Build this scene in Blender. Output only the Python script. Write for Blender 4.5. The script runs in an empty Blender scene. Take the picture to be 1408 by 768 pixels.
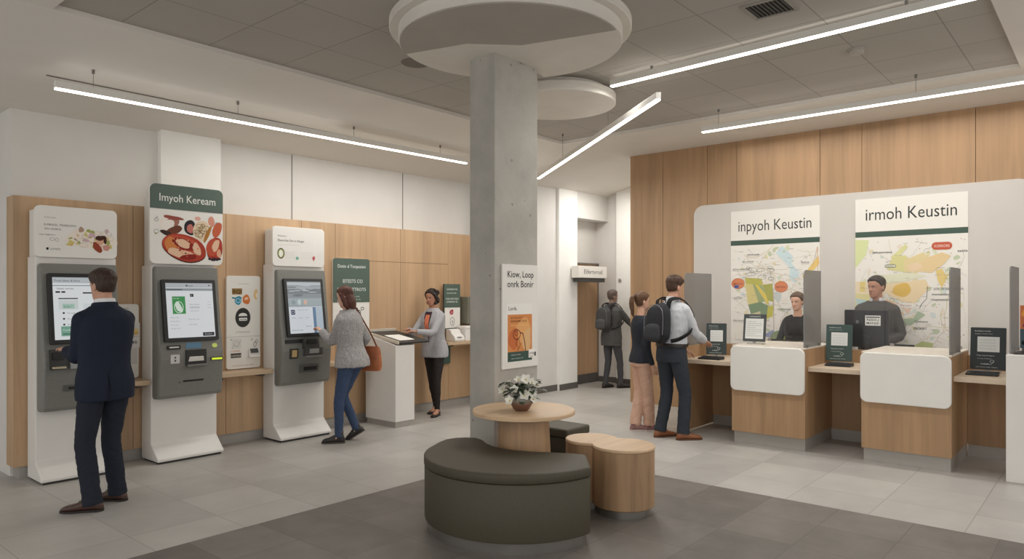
import bpy, math, random
from mathutils import Vector, Matrix, noise
V = Vector
rnd = random.Random(7)
COL = bpy.context.scene.collection
PI = math.pi

# ------------------------------------------------------------------ materials
def lin(c):
    return tuple(((v/255)/12.92 if v/255 <= .04045 else ((v/255+.055)/1.055)**2.4) for v in c)
_mats = {}
def _new(name):
    m = bpy.data.materials.new(name); m.use_nodes = True
    nt = m.node_tree; b = nt.nodes['Principled BSDF']
    return m, nt, b
def N(nt, t, **kw):
    n = nt.nodes.new(t)
    for k, v in kw.items(): setattr(n, k, v)
    return n
def mapped(nt, scale, world=False):
    if world:
        g = N(nt, 'ShaderNodeNewGeometry'); out = g.outputs['Position']
    else:
        g = N(nt, 'ShaderNodeTexCoord'); out = g.outputs['Object']
    mp = N(nt, 'ShaderNodeMapping'); mp.inputs['Scale'].default_value = scale
    nt.links.new(out, mp.inputs['Vector']); return mp.outputs['Vector']
def ramp(nt, fac, stops):
    r = N(nt, 'ShaderNodeValToRGB'); cr = r.color_ramp
    while len(cr.elements) < len(stops): cr.elements.new(.5)
    for e, (p, c) in zip(cr.elements, stops):
        e.position = p; e.color = (*c, 1)
    nt.links.new(fac, r.inputs['Fac']); return r.outputs['Color']
def mul(c, f): return tuple(min(1, v*f) for v in c)
def flat(rgb, rough=.6, var=.06, scale=30, metal=0, bump=0):
    key = ('flat', rgb, rough, var, scale, metal, bump)
    if key in _mats: return _mats[key]
    m, nt, b = _new('surface_%02x%02x%02x' % rgb)
    c = lin(rgb)
    nz = N(nt, 'ShaderNodeTexNoise'); nz.inputs['Scale'].default_value = scale; nz.inputs['Detail'].default_value = 4
    nt.links.new(mapped(nt, (1, 1, 1)), nz.inputs['Vector'])
    nt.links.new(ramp(nt, nz.outputs['Fac'], [(.3, mul(c, 1-var)), (.7, mul(c, 1+var))]), b.inputs['Base Color'])
    b.inputs['Roughness'].default_value = rough; b.inputs['Metallic'].default_value = metal
    if bump:
        bp = N(nt, 'ShaderNodeBump'); bp.inputs['Strength'].default_value = bump; bp.inputs['Distance'].default_value = .004
        nt.links.new(nz.outputs['Fac'], bp.inputs['Height']); nt.links.new(bp.outputs['Normal'], b.inputs['Normal'])
    _mats[key] = m; return m
def ink(rgb):
    key = ('ink', rgb)
    if key in _mats: return _mats[key]
    m, nt, b = _new('ink_%02x%02x%02x' % rgb)
    b.inputs['Base Color'].default_value = (*lin(rgb), 1); b.inputs['Roughness'].default_value = .75
    b.inputs['Specular IOR Level'].default_value = .2
    _mats[key] = m; return m
def glow(rgb, s=.6):
    key = ('glow', rgb, s)
    if key in _mats: return _mats[key]
    m, nt, b = _new('lit_%02x%02x%02x' % rgb)
    c = lin(rgb)
    b.inputs['Base Color'].default_value = (*mul(c, .12), 1); b.inputs['Roughness'].default_value = .25
    b.inputs['Emission Color'].default_value = (*c, 1); b.inputs['Emission Strength'].default_value = s
    _mats[key] = m; return m
def wood(rgb, grain='z', rough=.5, contrast=.14, plank=.0):
    key = ('wood', rgb, grain, rough, contrast, plank)
    if key in _mats: return _mats[key]
    m, nt, b = _new('oak_' + grain)
    c = lin(rgb)
    sc = {'z': (9, 9, .55), 'x': (.6, 9, 9), 'y': (9, .6, 9)}[grain]
    v = mapped(nt, sc, world=True)
    n1 = N(nt, 'ShaderNodeTexNoise'); n1.inputs['Scale'].default_value = 1.6; n1.inputs['Detail'].default_value = 6; n1.inputs['Roughness'].default_value = .62; n1.inputs['Distortion'].default_value = .6
    nt.links.new(v, n1.inputs['Vector'])
    v2 = mapped(nt, tuple(s*.28 for s in sc), world=True)
    n2 = N(nt, 'ShaderNodeTexNoise'); n2.inputs['Scale'].default_value = 1.5; n2.inputs['Detail'].default_value = 2
    nt.links.new(v2, n2.inputs['Vector'])
    ad = N(nt, 'ShaderNodeMath', operation='ADD'); nt.links.new(n1.outputs['Fac'], ad.inputs[0]); nt.links.new(n2.outputs['Fac'], ad.inputs[1])
    hf = N(nt, 'ShaderNodeMath', operation='MULTIPLY'); hf.inputs[1].default_value = .5; nt.links.new(ad.outputs[0], hf.inputs[0])
    col = ramp(nt, hf.outputs[0], [(.32, mul(c, 1-contrast*1.5)), (.5, c), (.68, mul(c, 1+contrast))])
    if plank:
        g = N(nt, 'ShaderNodeNewGeometry'); dt = N(nt, 'ShaderNodeVectorMath', operation='DOT_PRODUCT'); dt.inputs[1].default_value = (7.1, 6.7, 0); nt.links.new(g.outputs['Position'], dt.inputs[0])
        fl = N(nt, 'ShaderNodeMath', operation='FLOOR'); nt.links.new(dt.outputs['Value'], fl.inputs[0])
        wn = N(nt, 'ShaderNodeTexWhiteNoise', noise_dimensions='1D'); nt.links.new(fl.outputs[0], wn.inputs['W'])
        mr = N(nt, 'ShaderNodeMapRange'); mr.inputs['To Min'].default_value = 1-plank; mr.inputs['To Max'].default_value = 1+plank; nt.links.new(wn.outputs['Value'], mr.inputs['Value'])
        vm = N(nt, 'ShaderNodeVectorMath', operation='SCALE'); nt.links.new(col, vm.inputs[0]); nt.links.new(mr.outputs['Result'], vm.inputs['Scale']); col = vm.outputs['Vector']
    nt.links.new(col, b.inputs['Base Color']); b.inputs['Roughness'].default_value = rough
    _mats[key] = m; return m
def grid_mat(name, rgb, line, size, off, lw, rough, var, bump=0., nscale=1.2, spec=.5):
    """square tiles in the horizontal plane with joints, tile to tile variation and cloudy mottling"""
    m, nt, b = _new(name); c = lin(rgb)
    g = N(nt, 'ShaderNodeNewGeometry')
    mp = N(nt, 'ShaderNodeMapping'); mp.inputs['Location'].default_value = (-off[0]/size[0]+100, -off[1]/size[1]+100, 0); mp.inputs['Scale'].default_value = (1/size[0], 1/size[1], 0)
    nt.links.new(g.outputs['Position'], mp.inputs['Vector'])
    sx = N(nt, 'ShaderNodeSeparateXYZ'); nt.links.new(mp.outputs['Vector'], sx.inputs[0])
    ds = []
    for i, s in enumerate(size):
        fr = N(nt, 'ShaderNodeMath', operation='FRACT'); nt.links.new(sx.outputs[i], fr.inputs[0])
        a = N(nt, 'ShaderNodeMath', operation='SUBTRACT'); nt.links.new(fr.outputs[0], a.inputs[0]); a.inputs[1].default_value = .5
        ab = N(nt, 'ShaderNodeMath', operation='ABSOLUTE'); nt.links.new(a.outputs[0], ab.inputs[0])
        gt = N(nt, 'ShaderNodeMath', operation='GREATER_THAN'); gt.inputs[1].default_value = .5-lw/s/2; nt.links.new(ab.outputs[0], gt.inputs[0])
        ds.append(gt.outputs[0])
    mx = N(nt, 'ShaderNodeMath', operation='MAXIMUM'); nt.links.new(ds[0], mx.inputs[0]); nt.links.new(ds[1], mx.inputs[1])
    fl = N(nt, 'ShaderNodeVectorMath', operation='FLOOR'); nt.links.new(mp.outputs['Vector'], fl.inputs[0])
    wn = N(nt, 'ShaderNodeTexWhiteNoise'); nt.links.new(fl.outputs[0], wn.inputs['Vector'])
    nz = N(nt, 'ShaderNodeTexNoise'); nz.inputs['Scale'].default_value = nscale; nz.inputs['Detail'].default_value = 7; nz.inputs['Roughness'].default_value = .6
    nt.links.new(g.outputs['Position'], nz.inputs['Vector'])
    ad = N(nt, 'ShaderNodeMath', operation='MULTIPLY_ADD'); ad.inputs[1].default_value = .35; nt.links.new(wn.outputs['Value'], ad.inputs[0]); nt.links.new(nz.outputs['Fac'], ad.inputs[2])
    col = ramp(nt, ad.outputs[0], [(.35, mul(c, 1-var)), (1., mul(c, 1+var))])
    mix = N(nt, 'ShaderNodeMix', data_type='RGBA'); nt.links.new(mx.outputs[0], mix.inputs['Factor']); nt.links.new(col, mix.inputs['A']); mix.inputs['B'].default_value = (*lin(line), 1)
    nt.links.new(mix.outputs['Result'], b.inputs['Base Color']); b.inputs['Roughness'].default_value = rough
    b.inputs['Specular IOR Level'].default_value = spec
    return m
def concrete(rgb):
    m, nt, b = _new('concrete'); c = lin(rgb)
    v = mapped(nt, (1, 1, 1), world=True)
    n1 = N(nt, 'ShaderNodeTexNoise'); n1.inputs['Scale'].default_value = 2.6; n1.inputs['Detail'].default_value = 9; n1.inputs['Roughness'].default_value = .65; nt.links.new(v, n1.inputs['Vector'])
    base = ramp(nt, n1.outputs['Fac'], [(.3, mul(c, .82)), (.7, mul(c, 1.12))])
    vo = N(nt, 'ShaderNodeTexVoronoi'); vo.inputs['Scale'].default_value = 7; nt.links.new(v, vo.inputs['Vector'])
    lt = N(nt, 'ShaderNodeMath', operation='LESS_THAN'); lt.inputs[1].default_value = .085; nt.links.new(vo.outputs['Distance'], lt.inputs[0])
    n2 = N(nt, 'ShaderNodeTexNoise'); n2.inputs['Scale'].default_value = 9; nt.links.new(v, n2.inputs['Vector'])
    g2 = N(nt, 'ShaderNodeMath', operation='GREATER_THAN'); g2.inputs[1].default_value = .52; nt.links.new(n2.outputs['Fac'], g2.inputs[0])
    an = N(nt, 'ShaderNodeMath', operation='MULTIPLY'); nt.links.new(lt.outputs[0], an.inputs[0]); nt.links.new(g2.outputs[0], an.inputs[1])
    hf = N(nt, 'ShaderNodeMath', operation='MULTIPLY'); hf.inputs[1].default_value = .55; nt.links.new(an.outputs[0], hf.inputs[0])
    mix = N(nt, 'ShaderNodeMix', data_type='RGBA'); nt.links.new(hf.outputs[0], mix.inputs['Factor']); nt.links.new(base, mix.inputs['A']); mix.inputs['B'].default_value = (*mul(c, .35), 1)
    nt.links.new(mix.outputs['Result'], b.inputs['Base Color']); b.inputs['Roughness'].default_value = .85
    bp = N(nt, 'ShaderNodeBump'); bp.inputs['Strength'].default_value = .25; bp.inputs['Distance'].default_value = .01; nt.links.new(n1.outputs['Fac'], bp.inputs['Height']); nt.links.new(bp.outputs['Normal'], b.inputs['Normal'])
    return m
def glass(name, rgb, clear, gloss=.04):
    m = bpy.data.materials.new(name); m.use_nodes = True; nt = m.node_tree
    nt.nodes.clear(); c = lin(rgb)
    o = N(nt, 'ShaderNodeOutputMaterial'); t = N(nt, 'ShaderNodeBsdfTransparent'); d = N(nt, 'ShaderNodeBsdfDiffuse'); gl = N(nt, 'ShaderNodeBsdfGlossy')
    d.inputs['Color'].default_value = (*c, 1); gl.inputs['Roughness'].default_value = .05
    nz = N(nt, 'ShaderNodeTexNoise'); nz.inputs['Scale'].default_value = 3
    mr = N(nt, 'ShaderNodeMapRange'); mr.inputs['To Min'].default_value = 1-clear-.004; mr.inputs['To Max'].default_value = 1-clear+.004
    nt.links.new(nz.outputs['Fac'], mr.inputs['Value'])
    m1 = N(nt, 'ShaderNodeMixShader'); nt.links.new(mr.outputs['Result'], m1.inputs[0]); nt.links.new(t.outputs[0], m1.inputs[1]); nt.links.new(d.outputs[0], m1.inputs[2])
    m2 = N(nt, 'ShaderNodeMixShader'); m2.inputs[0].default_value = gloss; nt.links.new(m1.outputs[0], m2.inputs[1]); nt.links.new(gl.outputs[0], m2.inputs[2])
    nt.links.new(m2.outputs[0], o.inputs['Surface']); return m
def cloth(rgb, var=.12, scale=60, rough=.9, fleck=0):
    key = ('cloth', rgb, var, scale, fleck)
    if key in _mats: return _mats[key]
    m, nt, b = _new('cloth_%02x%02x%02x' % rgb); c = lin(rgb)
    nz = N(nt, 'ShaderNodeTexNoise'); nz.inputs['Scale'].default_value = scale; nz.inputs['Detail'].default_value = 5; nz.inputs['Roughness'].default_value = .7
    nt.links.new(mapped(nt, (1, 1, .5 if fleck else 1)), nz.inputs['Vector'])
    v = var+fleck
    nt.links.new(ramp(nt, nz.outputs['Fac'], [(.35, mul(c, 1-v)), (.65, mul(c, 1+v))]), b.inputs['Base Color'])
    b.inputs['Roughness'].default_value = rough; b.inputs['Specular IOR Level'].default_value = .25
    bp = N(nt, 'ShaderNodeBump'); bp.inputs['Strength'].default_value = .3; bp.inputs['Distance'].default_value = .003
    nt.links.new(nz.outputs['Fac'], bp.inputs['Height']); nt.links.new(bp.outputs['Normal'], b.inputs['Normal'])
    _mats[key] = m; return m
def hairmat(rgb):
    m, nt, b = _new('hair'); c = lin(rgb)
    nz = N(nt, 'ShaderNodeTexNoise'); nz.inputs['Scale'].default_value = 1; nz.inputs['Detail'].default_value = 4
    nt.links.new(mapped(nt, (160, 160, 22)), nz.inputs['Vector'])
    nt.links.new(ramp(nt, nz.outputs['Fac'], [(.3, mul(c, .6)), (.7, mul(c, 1.45))]), b.inputs['Base Color'])
    b.inputs['Roughness'].default_value = .5; b.inputs['Specular IOR Level'].default_value = .3
    return m
def skinmat(rgb):
    m, nt, b = _new('skin'); c = lin(rgb)
    nz = N(nt, 'ShaderNodeTexNoise'); nz.inputs['Scale'].default_value = 25; nz.inputs['Detail'].default_value = 3
    nt.links.new(mapped(nt, (1, 1, 1)), nz.inputs['Vector'])
    nt.links.new(ramp(nt, nz.outputs['Fac'], [(.3, (c[0]*.93, c[1]*.88, c[2]*.86)), (.7, mul(c, 1.05))]), b.inputs['Base Color'])
    b.inputs['Roughness'].default_value = .55; b.inputs['Subsurface Weight'].default_value = .05
    return m
def emit(rgb, s):
    m = bpy.data.materials.new('light_diffuser'); m.use_nodes = True; nt = m.node_tree; nt.nodes.clear()
    o = N(nt, 'ShaderNodeOutputMaterial'); e = N(nt, 'ShaderNodeEmission'); e.inputs['Color'].default_value = (*lin(rgb), 1); e.inputs['Strength'].default_value = s
    nt.links.new(e.outputs[0], o.inputs['Surface']); return m

# ------------------------------------------------------------------ mesh builder
class MB:
    def __init__(s): s.v = []; s.f = []; s.m = []; s.mats = []; s.cur = 0
    def mat(s, m):
        if m not in s.mats: s.mats.append(m)
        s.cur = s.mats.index(m); return s
    def add(s, vs, fs):
        b = len(s.v); s.v.extend(V(p) for p in vs)
        for f in fs: s.f.append([b+i for i in f]); s.m.append(s.cur)
        return s
    def box(s, x0, x1, y0, y1, z0, z1):
        vs = [(x, y, z) for z in (z0, z1) for y in (y0, y1) for x in (x0, x1)]
        return s.add(vs, [(0, 2, 3, 1), (4, 5, 7, 6), (0, 1, 5, 4), (2, 6, 7, 3), (0, 4, 6, 2), (1, 3, 7, 5)])
    def prism(s, poly, off, cap0=True):
        """closed planar polygon (3-D points) swept by off"""
        off = V(off); n = len(poly); p = [V(q) for q in poly]
        nrm = V((0, 0, 0))
        for i in range(n): nrm += p[i].cross(p[(i+1) % n])
        if nrm.dot(off) < 0: p.reverse()
        vs = p+[q+off for q in p]
        fs = [list(range(n-1, -1, -1)), list(range(n, 2*n))]+[(i, (i+1) % n, n+(i+1) % n, n+i) for i in range(n)]
        return s.add(vs, fs)
    def loft(s, rings, cap=True):
        n = len(rings[0]); vs = [q for r in rings for q in r]; fs = []
        for i in range(len(rings)-1):
            for j in range(n):
                fs.append((i*n+j, i*n+(j+1) % n, (i+1)*n+(j+1) % n, (i+1)*n+j))
        if cap: fs.append(list(range(n-1, -1, -1))); fs.append([(len(rings)-1)*n+j for j in range(n)])
        return s.add(vs, fs)
    def lathe(s, prof, c=(0, 0, 0), n=48):
        rings = [[(c[0]+r*math.cos(2*PI*j/n), c[1]+r*math.sin(2*PI*j/n), c[2]+z) for j in range(n)] for r, z in prof]
        return s.loft(rings)
    def tube(s, pts, rad, n=12, flat_=1.0, upv=None):
        pts = [V(p) for p in pts]; k = len(pts)
        if not hasattr(rad, '__len__'): rad = [rad]*k
        rings = []; prev = None
        for i, p in enumerate(pts):
            t = (pts[min(i+1, k-1)]-pts[max(i-1, 0)]).normalized()
            if prev is None:
                a = V(upv) if upv else (V((1, 0, 0)) if abs(t.x) < .8 else V((0, 1, 0)))
            else: a = prev
            a = (a-t*a.dot(t)).normalized(); prev = a; b = t.cross(a)
            rings.append([p+a*math.cos(2*PI*j/n)*rad[i]+b*math.sin(2*PI*j/n)*rad[i]*flat_ for j in range(n)])
        return s.loft(rings)
    def ell(s, c, r, n=16, m=10, rot=None):
        c = V(c); rings = []
        for i in range(m+1):
            t = PI*i/m; rr = max(math.sin(t), .02)
            ring = []
            for j in range(n):
                p = V((r[0]*rr*math.cos(2*PI*j/n), r[1]*rr*math.sin(2*PI*j/n), -r[2]*math.cos(t)))
                if rot: p = rot @ p
                ring.append(c+p)
            rings.append(ring)
        return s.loft(rings)
    def mesh(s, name, off=V((0, 0, 0))):
        me = bpy.data.meshes.new(name)
        me.from_pydata([p-off for p in s.v], [], s.f)
        for m in s.mats: me.materials.append(m)
        if len(s.mats) > 1: me.polygons.foreach_set('material_index', s.m)
        me.update(); return me
    def build(s, name, m=None, parent=None, bevel=0, smooth=False, segs=2, local=False):
        if m is not None and not s.mats: s.mats = [m]
        off = V((0, 0, 0))
        if parent is not None and not local: off = world_loc(parent)
        me = s.mesh(name, off)
        if smooth is True: me.polygons.foreach_set('use_smooth', [True]*len(me.polygons))
        elif smooth:
            me.polygons.foreach_set('use_smooth', [True]*len(me.polygons)); me.set_sharp_from_angle(angle=math.radians(smooth))
        o = bpy.data.objects.new(name, me); COL.objects.link(o)
        if parent is not None: o.parent = parent
        if bevel:
            b = o.modifiers.new('edge', 'BEVEL'); b.width = bevel; b.segments = segs; b.limit_method = 'ANGLE'; b.angle_limit = .6
        return o
def world_loc(o):
    p = V((0, 0, 0))
    while o is not None: p += o.location; o = o.parent
    return p
def tag(o, label, cat, group=None):
    o['label'] = label; o['category'] = cat
    if group: o['group'] = group
    return o
def thing(name, label, cat, loc=(0, 0, 0), group=None):
    o = bpy.data.objects.new(name, None); o.empty_display_size = .1; COL.objects.link(o); o.location = loc
    return tag(o, label, cat, group)
def struct(name, mb, m=None, bevel=0, smooth=False):
    o = mb.build(name, m, None, bevel, smooth); o['kind'] = 'structure'; return o

class Pl:
    def __init__(s, o, r, u): s.o = V(o); s.r = V(r).normalized(); s.u = V(u).normalized(); s.n = s.r.cross(s.u)
    def p(s, a, b, d=0): return s.o+s.r*a+s.u*b+s.n*d
def rrect(w, h, r, n=6, corners=(1, 1, 1, 1)):
    out = []
    for (cx, cy, a0, on) in ((w-r, r, -90, corners[0]), (w-r, h-r, 0, corners[1]), (r, h-r, 90, corners[2]), (r, r, 180, corners[3])):
        if not on:
            out.append((w if cx > w/2 else 0, h if cy > h/2 else 0)); continue
        for i in range(n+1):
            a = math.radians(a0+90*i/n); out.append((cx+r*math.cos(a), cy+r*math.sin(a)))
    return out
def plate(pl, w, h, r, th, mb=None, corners=(1, 1, 1, 1), a=0, b=0, d=0):
    mb = mb or MB()
    mb.prism([pl.p(a+x, b+y, d) for x, y in rrect(w, h, r, corners=corners)], pl.n*th); return mb
_txt = {}
def text_data(s, bold=0):
    bold = min(bold, .008); k = (s, bold)
    if k in _txt: return _txt[k]
    cu = bpy.data.curves.new('t', 'FONT'); cu.body = s; cu.size = 1; cu.resolution_u = 3; cu.offset = bold
    o = bpy.data.objects.new('t', cu); COL.objects.link(o)
    dg = bpy.context.evaluated_depsgraph_get(); me = bpy.data.meshes.new_from_object(o.evaluated_get(dg))
    vs = [(v.co.x, v.co.y) for v in me.vertices]; fs = [tuple(p.vertices) for p in me.polygons]
    bpy.data.objects.remove(o); bpy.data.curves.remove(cu); bpy.data.meshes.remove(me)
    _txt[k] = (vs, fs); return vs, fs
class Print:
    """flat printed artwork on a plane: coloured shapes and lettering, each as thin layers of ink"""
    def __init__(s, pl, mk=ink): s.pl = pl; s.a = MB(); s.t = MB(); s.d = .0005; s.mk = mk
    def _d(s): s.d += .000011; return s.d
    def poly(s, pts, c):
        d = s._d(); s.a.mat(s.mk(c)); s.a.add([s.pl.p(x, y, d) for x, y in pts], [list(range(len(pts)))]); return s
    def rect(s, x, y, w, h, c, r=0): return s.poly(rrect(w, h, r) and [(x+p, y+q) for p, q in (rrect(w, h, r) if r else [(0, 0), (w, 0), (w, h), (0, h)])], c)
    def ell(s, x, y, rx, ry, c, rot=0, n=28, jit=0, seed=0):
        R = random.Random(seed); ph = [R.uniform(0, 6.28) for _ in range(4)]; pts = []
        for i in range(n):
            t = 2*PI*i/n; k = 1+jit*(math.sin(2*t+ph[0])+.7*math.sin(3*t+ph[1])+.5*math.sin(5*t+ph[2]))
            px, py = rx*k*math.cos(t), ry*k*math.sin(t)
            pts.append((x+px*math.cos(rot)-py*math.sin(rot), y+px*math.sin(rot)+py*math.cos(rot)))
        return s.poly(pts, c)
    def line(s, pts, w, c):
        d = s._d(); s.a.mat(s.mk(c)); L = [V((p[0], p[1])) for p in pts]; vs = []
        for i, p in enumerate(L):
            t = (L[min(i+1, len(L)-1)]-L[max(i-1, 0)]); t.normalize(); n = V((-t.y, t.x))*w/2
            vs += [p+n, p-n]
        s.a.add([s.pl.p(q.x, q.y, d) for q in vs], [(2*i+1, 2*i+3, 2*i+2, 2*i) for i in range(len(L)-1)]); return s
    def ring(s, x, y, rx, ry, w, c, n=28):
        return s.line([(x+rx*math.cos(2*PI*i/n), y+ry*math.sin(2*PI*i/n)) for i in range(n+1)], w, c)
    def text(s, st, x, y, size, c, width=None, bold=0, center=False):
        vs, fs = text_data(st, bold); w = max(v[0] for v in vs)
        kx = size if width is None else width/w
        x0 = x-(w*kx/2 if center else 0)
        s.t.mat(s.mk(c)); d = s.d+.0003
        s.t.add([s.pl.p(x0+a*kx, y+b*size, d) for a, b in vs], fs); return s
    def build(s, parent, pic='printed_picture', let='lettering', joined=True):
        if joined and s.a.v:
            for v_, f_, m_ in ((s.t.v, s.t.f, s.t.m),):
                b = len(s.a.v); s.a.v.extend(v_)
                for f, mi in zip(f_, m_):
                    s.a.mat(s.t.mats[mi]); s.a.f.append([b+i for i in f]); s.a.m.append(s.a.cur)
            return s.a.build(pic, None, parent)
        if s.a.v: s.a.build(pic, None, parent)
        if s.t.v: s.t.build(let, None, parent)
LEFT = dict(r=(1, 0, 0), u=(0, 0, 1))      # planes facing -Y (the kiosk wall)
RIGHT = dict(r=(0, -1, 0), u=(0, 0, 1))    # planes facing -X (the counter wall)

# ------------------------------------------------------------------ palette
OAK = wood((187, 155, 121), plank=.05); OAKX = wood((198, 172, 142), 'x'); OAKY = wood((192, 164, 134), 'y')
OAK_R = wood((172, 138, 103), 'z', contrast=.17, plank=.06)
OAK_T = wood((206, 176, 142), 'x', .4); OAK_S = wood((168, 135, 102), 'z', contrast=.30, plank=.06)
PLASTER = flat((216, 213, 208), .9, .02, 4); PLASTER_LIT = flat((240, 239, 234), .9, .02, 4)  # second plaster is a brighter copy, with lamplight put into the colour
CEIL_P = flat((220, 215, 207), .95, .02, 2)
WHITE = flat((226, 223, 218), .45, .015, 6); WHITE2 = flat((232, 229, 223), .5, .015, 6)
GREY = flat((122, 122, 116), .5, .04, 40); GREYD = flat((92, 92, 88), .5, .04, 40)
PLINTH = flat((172, 168, 162), .4, .04, 8, .2); PLINTHD = flat((92, 88, 84), .5, .06, 8)
STEEL = flat((150, 146, 140), .3, .08, 5, .8)
BLACK = flat((28, 28, 29), .4, .1, 20); DARKGREEN = flat((80, 97, 87), .55, .04, 10); SLATE = flat((50, 62, 62), .5, .05, 10)
GLASS = glass('clear_glass', (205, 202, 198), .984, .012); FROST = glass('smoked_glass', (140, 138, 135), .30, .03)
OLIVE = flat((71, 65, 50), .62, .07, 55, 0, .08)
CONC = concrete((176, 172, 164))
# ================================================================== THE ROOM
FLOOR_L = grid_mat('light_floor_tile', (177, 174, 169), (148, 145, 140), (.6, .6), (.15, .2), .006, .42, .15, nscale=2.0)
FLOOR_D = grid_mat('dark_floor_tile', (112, 107, 101), (92, 87, 82), (.5, .5), (.15, .1), .005, .5, .26, nscale=3.4)
CEIL_T = grid_mat('ceiling_tile', (176, 171, 163), (146, 141, 133), (.68, .68), (2.2, 5.79), .009, .95, .05, nscale=1.0, spec=.1)

b = MB(); b.add([(-3, 4.6, 0), (11.4, 4.6, 0), (11.4, 9.7, 0), (-3, 9.7, 0), (5.65, -3, 0), (11.4, -3, 0), (5.65, 4.6, 0)], [(0, 6, 1, 2, 3), (4, 5, 1, 6)])
struct('floor', b, FLOOR_L)
b = MB(); b.add([(-3, -3, 0), (5.65, -3, 0), (5.65, 4.6, 0), (-3, 4.6, 0)], [(0, 1, 2, 3)]); struct('floor', b, FLOOR_D)
CX0, CX1, CY0, CY1, ZC, ZP = 1.74, 7.83, .68, 5.79, 3.68, 3.64
b = MB(); b.add([(CX0, CY0, ZC), (CX0, CY1, ZC), (CX1, CY1, ZC), (CX1, CY0, ZC)], [(0, 1, 2, 3)]); struct('ceiling', b, CEIL_T)
b = MB()
for x0, x1, y0, y1 in ((-3, CX0, -3, CY1), (CX1, 11.4, -3, CY1), (CX0, CX1, -3, CY0)):
    b.add([(x0, y0, ZP), (x0, y1, ZP), (x1, y1, ZP), (x1, y0, ZP)], [(0, 1, 2, 3)])
zs = lambda y: ZP-(ZP-3.25)/(7.45-CY1)*(y-CY1)
b.add([(-3, CY1, ZP), (-3, 7.45, zs(7.45)), (11.4, 7.45, zs(7.45)), (11.4, CY1, ZP)], [(0, 1, 2, 3)])
b.add([(-3, 7.45, zs(7.45)), (-3, 9.7, zs(7.45)), (11.4, 9.7, zs(7.45)), (11.4, 7.45, zs(7.45))], [(0, 1, 2, 3)])
for p, q in (((CX0, CY0), (CX0, CY1)), ((CX0, CY1), (CX1, CY1)), ((CX1, CY1), (CX1, CY0)), ((CX1, CY0), (CX0, CY0))):
    b.add([(*p, ZP), (*q, ZP), (*q, ZC), (*p, ZC)], [(0, 1, 2, 3)])
struct('ceiling', b, CEIL_P)
b = MB(); b.prism([(1.98, 6.735, zs(6.735)-.001), (1.98, 6.75, zs(6.75)-.001), (6.6, 6.75, zs(6.75)-.001), (6.6, 6.735, zs(6.735)-.001)], (0, 0, -.004)); struct('trim_1', b, flat((120, 114, 106), .8))

# kiosk wall (left): plaster above, oak cladding below, pilaster with lamplight in its colour
b = MB(); b.box(1.91, 9.0, 7.45, 9.6, 0, 3.33); struct('wall_left', b, PLASTER)
b = MB(); b.box(-3, 1.91, 9.6, 9.7, 0, 3.4); struct('wall_north', b, PLASTER)
b = MB()
for x in (4.72, 6.43): b.box(x-.004, x+.004, 7.444, 7.455, 2.47, 3.25)
struct('trim_2', b, flat((120, 116, 110), .9))
b = MB()
xs = [1.88, 2.86, 3.80, 4.72, 5.19, 6.22, 7.1, 7.62]
for x0, x1 in zip(xs, xs[1:]):
    g = .0025
    if x1-x0 > .8 and x0 > 5: b.box(x0+g, x1-g, 7.25, 7.45, .11, 2.02-g); b.box(x0+g, x1-g, 7.25, 7.45, 2.02+g, 2.46)
    else: b.box(x0+g, x1-g, 7.25, 7.45, .11, 2.46)
b.mat(OAK); b.cur = 0
b.mats.append(flat((96, 74, 54), .9)); b.cur = 1; b.box(1.885, 7.615, 7.256, 7.449, .11, 2.455)
struct('wall_left', b)
b = MB(); b.box(1.93, 7.6, 7.275, 7.45, 0, .11); struct('baseboard_left', b, PLINTH)
b = MB(); b.box(3.175, 3.805, 7.37, 7.46, 2.47, 3.32); struct('trim_5', b, PLASTER_LIT)
b = MB(); b.box(7.60, 7.72, 6.9, 7.25, .11, 2.46); struct('trim_7', b, OAK)
b = MB(); b.box(7.62, 7.72, 6.92, 7.25, 0, .11); struct('baseboard_inner', b, PLINTHD)
# corridor end
b = MB(); b.box(7.75, 9.46, 7.1, 7.45, 0, 3.34); struct('wall_far', b, PLASTER)
b = MB(); b.box(9.46, 9.98, 7.05, 7.45, 0, 3.36); struct('trim_8', b, PLASTER_LIT)
b = MB(); b.box(9.98, 11.0, 7.32, 7.45, 0, 3.3); struct('wall_rear', b, PLASTER)
b = MB(); b.box(9.98, 11.0, 7.05, 7.32, 2.9, 3.36); struct('trim_6', b, PLASTER)
b = MB(); b.box(10.95, 11.1, 4.2, 7.32, 0, 3.66); struct('wall_back', b, PLASTER)
b = MB(); b.box(10.85, 10.95, 5.2, 6.82, 0, 3.62); struct('trim_9', b, PLASTER_LIT)
b = MB(); b.box(7.75, 9.47, 7.085, 7.1, 0, .1); b.box(9.47, 9.975, 7.035, 7.05, 0, .1); struct('baseboard_far', b, PLINTHD)
b = MB(); b.box(10.935, 10.95, 6.83, 7.31, 0, .1); b.box(10.835, 10.85, 5.2, 6.82, 0, .1); struct('baseboard_back', b, PLINTHD)
d = bpy.data.objects.new('door_1', None); COL.objects.link(d); d.location = (10.45, 7.3, 0); d['kind'] = 'structure'
b = MB(); b.box(10.0, 10.93, 7.27, 7.318, .17, 2.12); b.build('door_leaf', wood((190, 154, 118), 'z', contrast=.12), d)
b = MB(); b.box(10.0, 10.93, 7.262, 7.318, .005, .17); b.build('kick_plate', PLINTHD, d)
b = MB(); b.box(9.985, 10.0, 7.255, 7.319, 0, 2.15); b.box(10.93, 10.945, 7.255, 7.319, 0, 2.15); b.box(9.985, 10.945, 7.255, 7.319, 2.12, 2.15); b.build('door_frame', flat((120, 112, 102), .6), d)
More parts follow.
